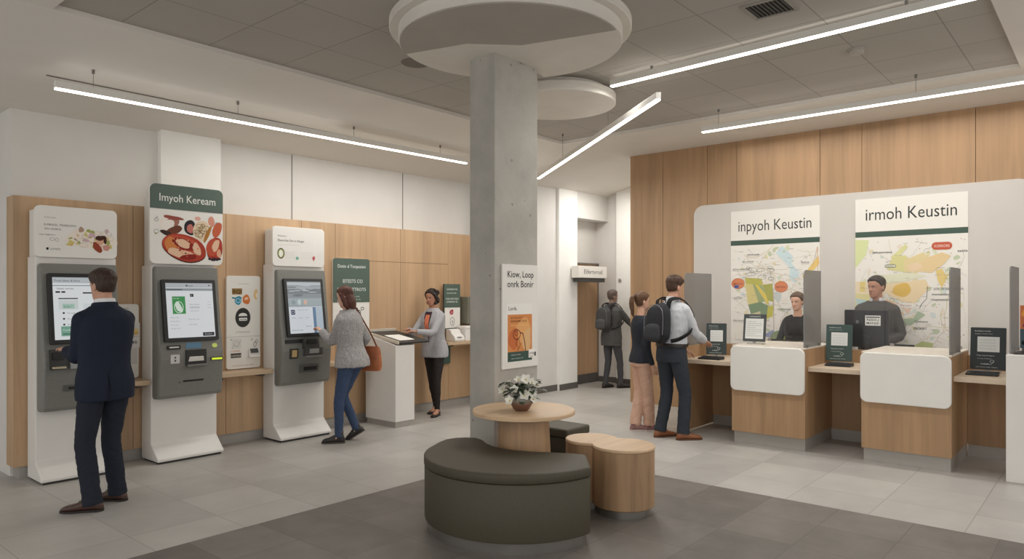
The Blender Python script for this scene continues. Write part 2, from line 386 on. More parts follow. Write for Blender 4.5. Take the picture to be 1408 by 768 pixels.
# counter wall (right): oak panels with a smooth grey-white facing
b = MB(); ys = [5.54, 5.0, 4.32, 3.9, 2.83, 2.35, 1.2, .55, -.6, -1.8, -3]
b.mat(OAK_R); b.mat(flat((92, 70, 50), .9))
for y1, y0 in zip(ys, ys[1:]):
    b.cur = 0; b.box(9.2, 9.4, y0+.003, y1-.003, 0, 3.66)
b.cur = 1; b.box(9.206, 9.39, -2.99, 5.53, 0, 3.65)
struct('wall_right', b)
pr = Pl((9.2, 4.51, .55), **RIGHT)
b = plate(pr, 3.83, 2.27, .14, .02); o = struct('wall_right', b, flat((206, 201, 194), .6, .015, 3))
# concrete column
b = MB(); b.box(4.231, 4.781, 3.793, 4.066, 0, 3.6); struct('column', b, CONC, bevel=.006)

# ------------------------------------------------------------------ ceiling things
def disc(cx, cy, r1, r2, label, seed, full=True):
    t = thing('ceiling_canopy', label, 'ceiling canopy', (cx, cy, 3.54), 'round plaster canopies under the ceiling')
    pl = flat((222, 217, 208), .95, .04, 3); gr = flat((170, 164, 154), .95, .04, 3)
    b = MB(); b.lathe([(.02, 3.53), (r1-.006, 3.53), (r1, 3.536), (r1, 3.62), (.02, 3.62)], (cx, cy, 0), 96); b.build('lower_disc', pl, t, smooth=35)
    b = MB(); b.lathe([(.02, 3.621), (r2-.006, 3.621), (r2, 3.627), (r2, 3.679), (.02, 3.679)], (cx, cy, 0), 96); b.build('upper_disc', pl, t, smooth=35)
    # grey soffit panels set on the underside, cut to the disc
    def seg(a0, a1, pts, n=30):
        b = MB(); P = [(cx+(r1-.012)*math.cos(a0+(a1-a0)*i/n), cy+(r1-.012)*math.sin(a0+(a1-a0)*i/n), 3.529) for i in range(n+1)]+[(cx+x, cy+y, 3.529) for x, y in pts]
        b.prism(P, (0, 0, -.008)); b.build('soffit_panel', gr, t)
    return t, seg
t, seg = disc(4.2, 3.6, .86, .93, 'large round plaster ceiling canopy around the top of the concrete column', 1)
seg(math.radians(120), math.radians(285), [(.02, -.10), (-.28, .2)])
seg(math.radians(20), math.radians(52), [(.34, .18)])
t, seg = disc(5.85, 4.39, .60, .50, 'smaller round plaster ceiling canopy beyond the concrete column', 2)

LEDM = emit((255, 250, 238), 7.0); HOUS = flat((224, 221, 214), .5, .02, 5)
def strip(p, q, label, cables, w=.046, h=.070, power=60, wire_top=None, up_power=.15):
    p, q = V(p), V(q); c = (p+q)/2; L = (q-p).length
    t = thing('linear_lamp', label, 'strip light', c, 'linear strip lights')
    dx = (q-p).normalized(); sd = V((-dx.y, dx.x, 0))
    def bar(a0, a1, w, z0, z1):
        A = c+dx*a0; B = c+dx*a1
        b = MB(); b.prism([A-sd*w/2+V((0, 0, z0)), A+sd*w/2+V((0, 0, z0)), B+sd*w/2+V((0, 0, z0)), B-sd*w/2+V((0, 0, z0))], (0, 0, z1-z0)); return b
    bar(-L/2, L/2, w, .012, h).build('housing', HOUS, t, bevel=.003)
    bar(-L/2+.004, L/2-.004, w-.006, 0, .012).build('diffuser', LEDM, t)
    for k in cables:
        A = c+dx*(k-.5)*L
        zt = wire_top(A) if wire_top else ZC-.002
        b = MB(); b.tube([A+V((0, 0, h-.002)), V((A.x, A.y, zt-.02))], .0022, 6); b.tube([V((A.x, A.y, zt-.03)), V((A.x, A.y, zt))], .012, 10); b.build('suspension_wire', flat((120, 116, 110), .5), t)
    ld = bpy.data.lights.new('strip_glow', 'AREA'); ld.shape = 'RECTANGLE'; ld.size = L*.98; ld.size_y = w*.8; ld.energy = power*L; ld.color = (1, .98, .94)
    lo = bpy.data.objects.new('strip_glow', ld); COL.objects.link(lo); lo.location = c+V((0, 0, -.006)); lo.rotation_euler = (0, 0, math.atan2(dx.y, dx.x)); lo['kind'] = 'helper'
    if up_power:
        ld = bpy.data.lights.new('strip_up_fill', 'AREA'); ld.shape = 'RECTANGLE'; ld.size = L*.98; ld.size_y = w*.8; ld.energy = up_power*L; ld.color = (1, .98, .94)  # added upward light to brighten the ceiling above the strip
        lo = bpy.data.objects.new('strip_up_fill', ld); COL.objects.link(lo); lo.location = c+V((0, 0, h+.004)); lo.rotation_euler = (PI, 0, math.atan2(dx.y, dx.x)); lo['kind'] = 'helper'
    return t
LP = 9.5
strip((1.966, 6.5, 3.25), (6.70, 6.5, 3.30), 'long strip light hanging on wires in front of the kiosk wall', (.06, .33, .62, .9), power=LP, wire_top=lambda A: zs(A.y)-.004)
strip((5.617, .70, 3.575), (5.78, 3.69, 3.575), 'bright strip light just under the tiled ceiling, beside the air vent', (.15, .85), power=LP)
strip((7.6, -.3, 3.44), (7.6, 3.63, 3.44), 'strip light hanging on wires along the oak counter wall', (.45, .95), power=LP)
strip((8.28, 6.55, 3.30), (5.57, 3.07, 3.30), 'slanting strip light beside the concrete column', (.3, .7), power=LP, wire_top=lambda A: ZC-.002 if A.y < CY1 and A.x < CX1 else (zs(A.y) if A.y > CY1 else ZP))
t = thing('air_vent', 'dark square air vent in the ceiling tiles', 'vent', (5.13, 1.93, 3.6800))
b = MB()
for y0, y1, x0, x1 in ((1.770, 1.795, 4.970, 5.290), (2.065, 2.090, 4.970, 5.290), (1.795, 2.065, 4.970, 4.995), (1.795, 2.065, 5.265, 5.290)): b.box(x0, x1, y0, y1, 3.6680, 3.6800)
b.build('vent_frame', flat((150, 145, 136), .7), t)
b = MB()
for i in range(9): b.prism([(4.995, 1.805+i*.029, 3.6710), (4.995, 1.823+i*.029, 3.6780), (5.265, 1.823+i*.029, 3.6780), (5.265, 1.805+i*.029, 3.6710)], (0, 0, .0015))
b.build('louvres', flat((84, 80, 75), .7), t)
b = MB(); b.box(4.995, 5.265, 1.795, 2.065, 3.6785, 3.6798); b.build('vent_backing', flat((40, 38, 36), .9), t)
t = thing('smoke_detector', 'small round pale smoke detector on the ceiling tiles', 'smoke detector', (6.5, 1.70, 3.6800))
b = MB(); b.lathe([(.01, 3.6400), (.045, 3.6420), (.055, 3.6500), (.06, 3.6650)], (6.5, 1.70, 0)); b.build('sensor_cap', flat((176, 170, 160), .7), t, smooth=40)
b = MB(); b.lathe([(.02, 3.6650), (.072, 3.6650), (.075, 3.6790), (.02, 3.6790)], (6.5, 1.70, 0)); b.build('mounting_base', flat((168, 162, 152), .7), t, smooth=40)
t = thing('ceiling_speaker', 'round dark grey speaker grille in the ceiling beside the large canopy', 'speaker', (4.30, 4.80, 3.6800))
b = MB(); b.lathe([(.11, 3.6720), (.125, 3.6700), (.135, 3.6790), (.11, 3.6790)], (4.30, 4.80, 0)); b.build('rim', flat((120, 115, 107), .8), t, smooth=40)
b = MB(); b.lathe([(.01, 3.6740), (.11, 3.6740), (.11, 3.6790), (.01, 3.6790)], (4.30, 4.80, 0)); b.build('grille', flat((92, 88, 82), .9, .25, 300), t)
# door sign, wall knob
t = thing('door_sign', 'white box sign with grey lettering above the oak corridor door', 'sign', (10.15, 7.0, 1.97))
b = MB(); b.box(9.78, 10.64, 6.88, 7.03, 1.87, 2.07); b.build('sign_box', WHITE2, t, bevel=.006)
b = MB(); b.box(9.82, 10.6, 6.90, 7.02, 1.80, 1.869); b.build('dark_bottom', flat((60, 58, 55), .5), t)  # dark bar along the bottom of the sign box
b = MB(); b.box(9.9, 9.96, 7.03, 7.05, 1.9, 2.04); b.box(10.0, 10.6, 7.03, 7.262, 1.92, 2.02); b.build('bracket', flat((110, 106, 100), .5), t)
p = Print(Pl((9.78, 6.88, 1.87), **LEFT)); p.text('Eifertvrosl', .43, .07, .105, (120, 118, 112), .56, .01, True); p.build(t)
t = thing('wall_button', 'small round grey button on the corridor back wall', 'button', (10.85, 6.74, 1.84))
b = MB(); b.lathe([(.005, 0), (.035, 0), (.035, .014), (.005, .016)]); me = b
o = me.build('button_plate', flat((190, 186, 180), .5), t, local=True, smooth=40); o.rotation_euler = (0, -PI/2, 0)
b = MB(); b.lathe([(.005, .0165), (.018, .0165), (.018, .022), (.005, .023)]); o = b.build('button_cap', flat((140, 136, 130), .5), t, local=True, smooth=40); o.rotation_euler = (0, -PI/2, 0)

# ================================================================== KIOSKS
def kiosk(x0, x1, head, label, scr):
    """self-service terminal: white cabinet with a flared foot, sloped grey console, touchscreen, header panel"""
    c = (x0+x1)/2; w = x1-x0
    t = thing('ticket_kiosk', label, 'kiosk', (c, 7.05, 0), 'self-service kiosks along the oak wall')
    ztop = head['cab_top']
    b = MB(); b.prism([(x0, 7.232, .02), (x0, 6.87, .02), (x0, 6.87, .045), (x0, 6.99, .15), (x0, 7.02, .18), (x0, 7.02, ztop), (x0, 7.232, ztop)], (w, 0, 0)); b.build('cabinet', WHITE, t, bevel=.008)
    b = MB(); b.box(x0+.02, x1-.02, 6.89, 7.22, 0, .021); b.build('plinth', flat((60, 58, 56), .7), t)
    # console wedge
    e = .012; r = .035; prof = [(7.018, 1.87), (6.985, 1.87), (6.955, 1.60), (6.915, 1.28), (6.868, 1.04), (6.866, .98), (6.895, .64), (6.91, .61), (7.018, .60)]
    xa, xb = x0+e, x1-e+.012
    b = MB(); rings = []
    for u, ins in ((0, .03), (.012, .008), (.03, 0), (1-.03, 0), (1-.012, .008), (1, .03)):
        x = xa+(xb-xa)*u; rings.append([(x, y+(ins if y < 7 else 0), z+(-ins if z > 1.8 else (ins if z < .7 else 0))) for y, z in prof])
    b.loft(rings); b.build('console', GREY, t, bevel=.004)
    # sloped screen plane (upper face of the console)
    a = V((0, 6.985, 1.87)); k = V((0, 6.868, 1.04)); up = (a-k).normalized()
    def onface(x, z):      # point on console front at height z
        for (y0, z0), (y1, z1) in zip(prof[1:], prof[2:]):
            if z1 <= z <= z0: return V((x, y1+(y0-y1)*(z-z1)/(z0-z1), z))
    sw, sh = scr['w'], scr['h']; so = scr.get('dx', 0)
    pl = Pl((c-sw/2+so, a.y+(k.y-a.y)*(a.z-scr['z'])/(a.z-k.z)-.012, scr['z']), (1, 0, 0), up)
    f = plate(pl, sw, sh, .012, .03, d=-.012).build('touchscreen', BLACK, t, bevel=.003)
    m = .035; dp = Print(Pl(pl.p(m, m, .0185), pl.r, pl.u), glow); scr['draw'](dp, sw-2*m, sh-2*m); dp.build(f, 'display', 'display', True)
    def dev(x, z, w_, h_, d_, name, mt, par=t, rr=.004, out=0):
        y0, y1 = onface(0, z-h_/2).y, onface(0, z+h_/2).y
        u = V((0, y1-y0, h_)); q = Pl((c+x-w_/2, y0-out, z-h_/2), (1, 0, 0), u)
        return plate(q, w_, u.length, min(rr, w_/2.1, h_/2.1), d_+.004, d=-.004).build(name, mt, par), Pl(q.p(0, 0, d_), q.r, q.u)
    return t, dev, onface, c
def header(t, x0, x1, z0, z1, r, y=7.018, th=.035, corners=(1, 1, 1, 1)):
    pl = Pl((x0, y, z0), **LEFT)
    h = plate(pl, x1-x0, z1-z0, r, th, corners=corners).build('header_panel', WHITE2, t, bevel=.003)
    return h, Pl(pl.p(0, 0, th), pl.r, pl.u)
INK = (70, 74, 72); INKL = (150, 150, 146)
def ui_rows(p, x, y, w, n, dy, c=(150, 156, 160), s=.016, seed=0):
    R = random.Random(seed); W = ['Tiket selest', 'Rout map', 'Zone pas', 'Fare inf', 'Help desk', 'Day retrn', 'Singl fare', 'Month pas']
    for i in range(n): p.text(R.choice(W), x, y-i*dy, s, c, w*R.uniform(.6, 1))
def screen1(p, w, h):
    W_, G_ = (236, 240, 242), (170, 205, 190)
    p.rect(0, 0, w, h, W_); p.rect(0, h-.05, w, .05, (196, 202, 206)); p.text('Trvel tikets & fares', .012, h-.037, .024, (84, 92, 98), .2)
    p.rect(0, h-.075, w, .006, (120, 128, 134)); p.text('Select servise', .03, h-.105, .022, INK, .13)
    p.rect(.02, h-.135, .035, .014, (30, 34, 38)); p.rect(.065, h-.135, .03, .014, (30, 34, 38)); p.rect(w-.2, h-.142, .17, .012, (40, 44, 48))
    p.rect(.04, h-.19, .15, .01, (60, 66, 70)); p.rect(.04, h-.28, .15, .08, (216, 224, 222)); p.rect(.07, h-.272, .09, .04, G_); p.text('Zone 1', .075, h-.262, .02, INK, .06)
    p.rect(w-.2, h-.47, .17, .24, (222, 228, 232)); p.ell(w-.115, h-.29, .026, .032, (226, 205, 200), jit=.1); p.ring(w-.115, h-.29, .028, .034, .004, (150, 70, 60))
    for i in range(3): p.ell(.075, h-.31-i*.05, .009, .009, (60, 66, 70)); p.text(['Singl', 'Retrn', 'Pas'][i], .1, h-.317-i*.05, .018, INKL, .06)
    p.rect(.05, .03, .12, .085, (120, 172, 150)); p.rect(.06, .042, .1, .012, (80, 120, 104)); p.text('Confirm', .062, .075, .022, (235, 245, 240), .09); p.rect(w-.17, .03, .1, .02, (60, 66, 70))
def screen2(p, w, h):
    p.rect(0, 0, w, h, (232, 235, 238)); p.rect(0, h-.045, w, .045, (188, 192, 196)); p.text('Imyoh', w/2, h-.034, .024, (90, 96, 98), .07, center=True); p.ell(w*.93, h-.022, .008, .008, (90, 96, 98)); p.ell(w*.44, h-.024, .01, .01, (110, 116, 118))
    p.rect(0, h-.075, w, .024, (150, 156, 160)); p.rect(.01, h-.068, .15, .008, (60, 66, 70))
    p.rect(w*.5, h-.135, .035, .03, (40, 44, 48)); p.text('Q', w*.515, h-.128, .02, (220, 220, 220), .01)
    p.rect(.055, h-.30, .125, .17, (66, 150, 84)); p.ell(.115, h-.235, .03, .05, (225, 238, 226), .5, jit=.12); p.ring(.115, h-.235, .042, .055, .006, (225, 238, 226)); p.text('Verde', .062, h-.155, .018, (225, 240, 228), .06)
    p.text('Buy tikets', .22, h-.215, .018, INKL, .1); p.rect(.22, h-.25, .1, .022, (206, 210, 214)); p.rect(.22, h-.28, .09, .014, (214, 218, 222))
    for i in range(3): p.text(['Zon', 'Fare', 'Pas'][i], w-.06, h-.19-i*.028, .012, INKL, .035)
    ui_rows(p, .03, h-.34, .11, 4, .035, seed=4); ui_rows(p, .2, h-.36, .13, 2, .05, seed=9)
    p.rect(w-.125, .008, .115, .035, (32, 36, 44)); p.text('Kontinu', w-.105, .02, .016, (225, 230, 235), .07)
def screen3(p, w, h):
    p.rect(0, 0, w, h, (206, 214, 220)); p.rect(0, h*.52, w, h*.48, (150, 158, 164)); p.rect(0, h-.04, w, .03, (196, 204, 210)); p.rect(0, h*.76, w, .06, (128, 136, 142)); p.rect(0, h*.86, w, .03, (170, 178, 184))
    R = random.Random(3)
    for i in range(14): p.ell(R.uniform(.04, w-.04), R.uniform(h*.68, h*.95), R.uniform(.03, .07), .007, R.choice([(196, 203, 208), (116, 124, 130), (176, 184, 190)]), n=14)
    p.rect(0, h*.53, w, .085, (172, 184, 188)); p.ell(w*.32, h*.6, .024, .03, (206, 222, 222), jit=.08); p.ell(w*.5, h*.6, .024, .028, (226, 190, 172), jit=.08); p.ell(w*.15, h*.6, .022, .024, (150, 166, 168))
    p.rect(0, 0, w*.7, h*.5, (228, 234, 240)); p.rect(w*.7, 0, w*.09, h*.5, (110, 140, 172)); p.rect(w*.79, 0, w*.21, h*.5, (190, 204, 216))
    p.rect(.025, h*.36, .05, .055, (62, 72, 100), .01); p.ring(.05, h*.36+.028, .015, .015, .004, (228, 234, 240)); p.text('Selest line', .11, h*.44, .018, (150, 160, 172), .13)
    for i in range(3): p.text(['Zone', 'Metro', 'Fares'][i], .03+i*.085, h*.29, .016, (120, 130, 142), .05)
    p.text('Touch to start', .02, .03, .018, INK, .14); p.text('Tap cart', .2, .07, .018, INK, .07)
# --- kiosk 1 (the man in the suit stands at it)
t, dev, onf, c = kiosk(1.98, 2.62, dict(cab_top=1.93), 'white and grey kiosk with busy collage header, in front of the suited man', dict(w=.50, h=.61, z=1.18, dx=-.005, draw=screen1))
b = MB(); b.box(1.99, 2.61, 7.03, 7.225, 1.925, 2.34); b.build('header_housing', WHITE, t, bevel=.01)
h, q = header(t, 1.965, 2.615, 1.925, 2.365, .045)
p = Print(q)
p.text('Kufturissin', .07, .335, .018, INKL, .085); p.text('SI PIRAOL: TRAIECISTA', .065, .27, .024, INK, .25); p.text('ON UELBILIS.', .07, .235, .022, INK, .13); p.text('PAO TREFIVO Y', .035, .185, .017, INK, .12)
p.ring(.13, .155, .018, .012, .003, INKL); p.ring(.165, .15, .012, .014, .003, INKL); p.rect(.085, .062, .018, .02, (40, 44, 42), .004); p.text('LATODO', .112, .063, .022, INK, .08)
R = random.Random(11)
p.ell(.44, .165, .20, .085, (236, 226, 214), -.05, jit=.06, seed=3)
for i in range(34):
    p.ell(R.uniform(.26, .60), R.uniform(.09, .25), R.uniform(.008, .028), R.uniform(.008, .022), R.choice([(222, 190, 160), (210, 196, 120), (206, 176, 182), (236, 222, 206), (176, 150, 130), (214, 140, 110), (160, 170, 96), (196, 186, 190)]), R.uniform(0, 3), n=14, jit=.15, seed=i)
for i in range(9): p.ring(R.uniform(.28, .62), R.uniform(.09, .24), R.uniform(.02, .05), R.uniform(.015, .03), .002, (186, 176, 166))
p.ell(.485, .10, .030, .052, (150, 70, 50), .5, jit=.08, seed=5); p.ell(.56, .1, .028, .03, (206, 150, 136), jit=.1, seed=8); p.ell(.51, .155, .034, .03, (216, 166, 140), jit=.05, seed=6); p.ell(.512, .185, .042, .024, (74, 44, 36), .2, jit=.1, seed=7); p.ell(.55, .165, .014, .03, (74, 44, 36), jit=.1)
p.build(h)
f, _ = dev(-.20, 1.05, .12, .17, .035, 'card_reader', flat((52, 52, 50), .4)); dev(-.20, 1.075, .085, .06, .045, 'reader_slot', BLACK, f, out=0); dev(-.20, .985, .1, .016, .06, 'reader_lip', flat((190, 178, 150), .4), f)
f, q = dev(-.085, 1.03, .06, .13, .045, 'ticket_printer', flat((140, 140, 136), .35, metal=.5))
f, q = dev(-.06, .80, .19, .052, .006, 'receipt_slot', GREYD); dev(-.05, .80, .13, .022, .009, 'slot_opening', BLACK, f)
# --- kiosk 2 (tall green header)
t, dev, onf, c = kiosk(2.93, 3.58, dict(cab_top=1.88), 'kiosk under the green-topped header with pictures of red sausages', dict(w=.53, h=.60, z=1.15, draw=screen2))
b = MB(); b.box(2.95, 3.56, 7.03, 7.225, 1.875, 2.55); b.build('header_housing', WHITE, t, bevel=.01)
h, q = header(t, 2.905, 3.625, 1.895, 2.66, .055)
b = MB(); b.prism([q.p(x, y, .0005) for x, y in [(0, .53)]+[(a, .53) for a in (.72,)]+[(x, y) for x, y in rrect(.72, .765, .055) if y > .6]], q.n*.003); b.build('green_band', DARKGREEN, h)
p = Print(q); p.d = .004
p.text('Imyoh Keream', .36, .605, .105, (232, 232, 226), .56, .004, True)
p.d = .0008; R = random.Random(5)
RED, RED2, CRM, DRK = (172, 66, 50), (140, 44, 36), (228, 190, 160), (52, 46, 52)
p.ell(.17, .385, .09, .075, (236, 226, 216), .1, jit=.05); p.ell(.205, .39, .075, .06, (160, 110, 96), .2, jit=.08, seed=2); p.ell(.17, .38, .06, .05, (238, 230, 222), .1, jit=.08, seed=1); p.ell(.23, .33, .085, .035, (110, 66, 50), .35, jit=.06); p.ell(.15, .30, .06, .022, (64, 50, 48), -.35, jit=.06)
p.ell(.22, .45, .09, .02, (150, 80, 70), -.1, jit=.1, seed=4)
p.ell(.385, .365, .062, .072, DRK, .2, jit=.04); p.ell(.385, .355, .035, .042, (196, 120, 110), .2, jit=.06)
p.ell(.50, .34, .09, .10, (226, 206, 178), 0, jit=.03)
for i in range(16): p.ring(.50+R.uniform(-.05, .05), .34+R.uniform(-.06, .06), R.uniform(.015, .04), R.uniform(.012, .03), .004, R.choice([(150, 120, 80), (110, 90, 60), (190, 160, 110)]))
p.ell(.60, .44, .035, .05, (214, 150, 130), .2, jit=.05); p.ell(.46, .46, .03, .02, (222, 170, 156)); p.ell(.56, .31, .02, .09, (176, 120, 60), -.4, jit=.05); p.ell(.66, .36, .045, .08, (196, 100, 70), -.35, n=24, jit=.03)
for k in range(3): p.line([(.63+k*.012, .40+k*.01), (.65+k*.01, .44)], .003, (90, 70, 60))
for (x, y, rx, ry, ro) in ((.33, .165, .225, .125, -.28), (.665, .165, .052, .105, -.1), (.635, .17, .078, .115, -.25)):
    p.ell(x, y-.012, rx, ry, (70, 40, 38), ro, jit=.02); p.ell(x, y, rx, ry, RED, ro, jit=.02); p.ell(x-.02, y+.012, rx*.86, ry*.78, (190, 84, 62), ro, jit=.03)
p.ell(.20, .20, .06, .07, (206, 130, 74), .6, jit=.1, seed=3); p.ell(.30, .105, .13, .045, CRM, -.2, jit=.1, seed=4); p.ell(.32, .2, .12, .05, RED2, -.35, jit=.05, seed=6); p.ell(.315, .205, .075, .038, CRM, -.3, jit=.08, seed=5); p.ell(.45, .155, .04, .06, CRM, .5, jit=.1); p.ell(.37, .075, .09, .025, RED2, .05, jit=.1)
for i in range(22): p.ell(R.uniform(.18, .48), R.uniform(.08, .25), R.uniform(.004, .012), R.uniform(.003, .008), R.choice([(120, 36, 30), (214, 150, 110), (226, 120, 86)]), R.uniform(0, 3), n=10)
p.ell(.645, .2, .035, .06, CRM, -.3, jit=.08); p.ell(.68, .12, .025, .04, (222, 170, 140), .2, jit=.1); p.line([(.60, .09), (.63, .075), (.66, .07)], .012, RED2)
for k in range(5): p.ell(.58+k*.026, .065-.004*(k % 2), .014, .012, DRK, jit=.1, seed=k)
p.ring(.06, .42, .018, .012, .004, (110, 112, 108)); p.line([(.05, .44), (.075, .445), (.06, .455)], .004, (110, 112, 108)); p.ring(.06, .31, .022, .018, .004, (150, 150, 140)); p.ell(.055, .29, .012, .008, (150, 160, 110))
p.build(h)
f, _ = dev(-.175, 1.095, .125, .038, .014, 'card_slot', BLACK); dev(-.175, 1.095, .09, .012, .018, 'card', flat((215, 213, 208), .5), f)
dev(.02, 1.105, .15, .055, .003, 'blue_sticker', flat((96, 140, 168), .5))
dev(.23, 1.095, .05, .04, .006, 'round_button', glow((214, 224, 110), .5), rr=.02)
f, _ = dev(-.165, .985, .085, .085, .005, 'tag_plate', flat((205, 204, 200), .5)); dev(-.165, 1.0, .014, .014, .008, 'tag_dot', BLACK, f, rr=.006); dev(-.165, .97, .014, .014, .008, 'tag_dot', BLACK, f, rr=.006)
f, _ = dev(.035, .99, .20, .15, .02, 'ticket_tray', flat((46, 46, 45), .35))
q0 = onf(c+.035, .93)
b = MB(); b.prism([(c-.045, q0.y-.01, .94), (c+.115, q0.y-.01, .94), (c+.10, q0.y-.026, 1.0), (c-.035, q0.y-.026, 1.0)], (0, -.004, -.002)); b.build('ticket_sheet', WHITE2, f)
b = MB(); b.box(c-.065, c+.135, q0.y-.055, q0.y, .905, .925); b.build('tray_lip', flat((120, 120, 116), .3, metal=.5), f, bevel=.004)
f, _ = dev(.245, .965, .125, .034, .012, 'ticket_light', flat((70, 72, 60), .4)); dev(.245, .965, .105, .018, .016, 'glowing_slot', glow((216, 236, 60), .9), f)
dev(.02, .765, .20, .016, .004, 'receipt_slot', BLACK); dev(-.115, .757, .016, .016, .004, 'key_lock', GREYD, rr=.008)
# --- kiosk 3 (woman in tweed)
t, dev, onf, c = kiosk(4.22, 4.87, dict(cab_top=1.93), 'kiosk with sparse white header, being touched by the woman in the tweed jacket', dict(w=.50, h=.645, z=1.135, draw=screen3))
b = MB(); b.box(4.235, 4.855, 7.03, 7.225, 1.925, 2.32); b.build('header_housing', WHITE, t, bevel=.01)
h, q = header(t, 4.19, 4.85, 1.91, 2.345, .045)
p = Print(q); p.text('Mocenco', .06, .325, .022, INK, .11); p.text('Elemirba Sot it Alrgst', .06, .272, .034, INK, .33); p.text('cosnar tu trafic en linea', .06, .232, .016, (206, 202, 198), .26)
p.ring(.10, .14, .036, .05, .016, (64, 66, 60)); p.ring(.10, .14, .03, .042, .01, (176, 184, 110)); p.ell(.095, .135, .02, .03, (236, 236, 226), jit=.15)
p.rect(.285, .075, .035, .035, (120, 176, 156), .012); p.ell(.515, .1, .02, .02, (190, 84, 90), jit=.08); p.line([(.505, .085), (.515, .065), (.525, .085)], .006, (190, 84, 90))
for k, (x, w_) in enumerate(((.15, .12), (.35, .16), (.56, .05))):
    for j in range(3): p.text(['Litra tarfa', 'Sota linea', 'Cont dia'][(j+k) % 3], x, .15-j*.026, .014, (206, 204, 200), w_)
p.build(h)
f, _ = dev(-.17, 1.085, .2, .04, .012, 'card_slot', BLACK)
f, _ = dev(-.17, .955, .10, .11, .016, 'scanner', flat((60, 58, 54), .4)); dev(-.17, .955, .06, .075, .02, 'scanner_window', flat((196, 170, 120), .35), f)
f, _ = dev(.03, 1.055, .19, .11, .05, 'ticket_printer', flat((70, 70, 68), .35)); dev(.03, 1.07, .13, .045, .056, 'printer_mouth', BLACK, f)
f, _ = dev(.06, .965, .22, .09, .045, 'keypad', flat((82, 82, 79), .4)); dev(.06, .975, .12, .05, .05, 'keys', flat((160, 160, 156), .4), f); dev(.07, .918, .22, .015, .06, 'keypad_lip', flat((140, 140, 136), .35), f)
f, _ = dev(.03, .78, .24, .085, .014, 'receipt_slot', GREYD); dev(.04, .78, .17, .04, .018, 'slot_opening', BLACK, f)

# ------------------------------------------------------------------ wall panels, shelves between kiosks
def wallboard(name, label, cat, x0, x1, z0, z1, r=.03, th=.03, y=7.248, mt=WHITE2, group=None):
    t = thing(name, label, cat, ((x0+x1)/2, y, (z0+z1)/2), group)
    pl = Pl((x0, y, z0), **LEFT); b = plate(pl, x1-x0, z1-z0, r, th); b.build('board', mt, t, bevel=.003)
    return t, Pl(pl.p(0, 0, th), pl.r, pl.u)
def wallshelf(x0, x1, label, z=.79, y0=7.0):
    t = thing('wall_shelf', label, 'shelf', ((x0+x1)/2, 7.12, z), 'oak shelves on the kiosk wall')
    b = MB(); b.box(x0, x1, y0, 7.248, z-.045, z); b.build('shelf_board', OAKX, t, bevel=.003)
    b = MB()
    for x in (x0+.05, x1-.09): b.box(x, x+.03, y0+.08, 7.248, z-.075, z-.046)
    b.build('shelf_bracket', PLINTHD, t)
wallshelf(2.63, 2.92, 'short oak wall shelf beside the first kiosk, behind the suited man')
wallshelf(3.60, 4.21, 'oak wall shelf between the sausage-picture kiosk and the tweed woman\'s kiosk')
wallshelf(4.89, 5.565, 'oak wall shelf beside the tilted white lectern', .80)
t, q = wallboard('notice_board', 'white notice board with small slips, partly hidden by the suited man', 'notice board', 2.665, 2.90, .80, 1.51)
p = Print(q); p.text('ARE TAS ES', .02, .66, .022, INK, .12); p.text('RE SLAN CT', .05, .625, .02, INKL, .10); p.text('Ordes serv', .1, .56, .018, INKL, .1); p.text('Fivat', .11, .52, .016, INKL, .05); p.rect(.12, .43, .055, .055, (60, 52, 48), .012)
p.rect(.10, .14, .12, .15, (212, 209, 204)); p.line([(.10, .14), (.22, .14)], .004, (190, 186, 180)); p.rect(.09, .10, .05, .016, (70, 68, 66), .006); p.build(t)
b = plate(q, .14, .24, .006, .012, a=.10, b=.29); f = b.build('leaflet_pocket', WHITE, t); q2 = Pl(q.p(.10, .29, .012), q.r, q.u)
p = Print(q2); p.rect(.05, .125, .075, .06, (226, 190, 110)); p.rect(.05, .155, .075, .03, (238, 214, 150)); p.line([(0, .11), (.14, .11)], .003, (150, 148, 144)); p.text('MIB', .055, .04, .04, INK, .06, .02); p.rect(.02, .195, .02, .02, (50, 50, 50)); p.build(f)
t, q = wallboard('leaflet_board', 'tall white board with stickers and a round black badge between two kiosks', 'notice board', 3.79, 4.18, .80, 1.80)
p = Print(q); p.text('nov tralus sat', .195, .91, .018, INKL, .12, center=True)
p.rect(.06, .80, .115, .065, (150, 118, 72)); p.text('RQI', .068, .812, .055, (60, 44, 32), .1, .03); p.ell(.13, .735, .04, .045, (70, 150, 180), 0, jit=.06); p.line([(.06, .765), (.12, .755), (.17, .765)], .016, (60, 132, 160)); p.ring(.13, .735, .025, .022, .006, (190, 224, 232))
p.ell(.225, .745, .045, .05, (214, 124, 66), .3, jit=.06); p.ell(.225, .755, .024, .016, (240, 200, 170), .3); p.ell(.335, .80, .025, .055, (230, 196, 140), 0, jit=.1); p.ell(.345, .79, .01, .025, (244, 236, 224))
p.ell(.185, .55, .088, .105, (58, 58, 56)); p.ring(.185, .55, .08, .096, .006, (70, 70, 68)); p.ell(.185, .57, .05, .03, (232, 232, 228)); p.rect(.14, .515, .095, .035, (232, 232, 228), .012); p.rect(.135, .548, .1, .018, (58, 58, 56)); p.text('mcte', .15, .521, .028, (58, 58, 56), .075, .03); p.text('CTRANSOS', .185, .385, .026, INKL, .16, center=True)
p.line([(0, .345), (.39, .345)], .004, (180, 176, 170)); p.rect(.055, .215, .11, .11, (220, 218, 212)); p.ring(.11, .27, .03, .03, .003, INKL); p.line([(.06, .22), (.09, .26), (.13, .24), (.16, .31)], .003, INKL); p.text('o', .04, .31, .03, INK, .02)
p.ring(.325, .255, .016, .026, .005, (60, 60, 58)); p.ring(.345, .285, .012, .018, .004, (60, 60, 58)); p.ring(.29, .31, .009, .011, .003, INK)
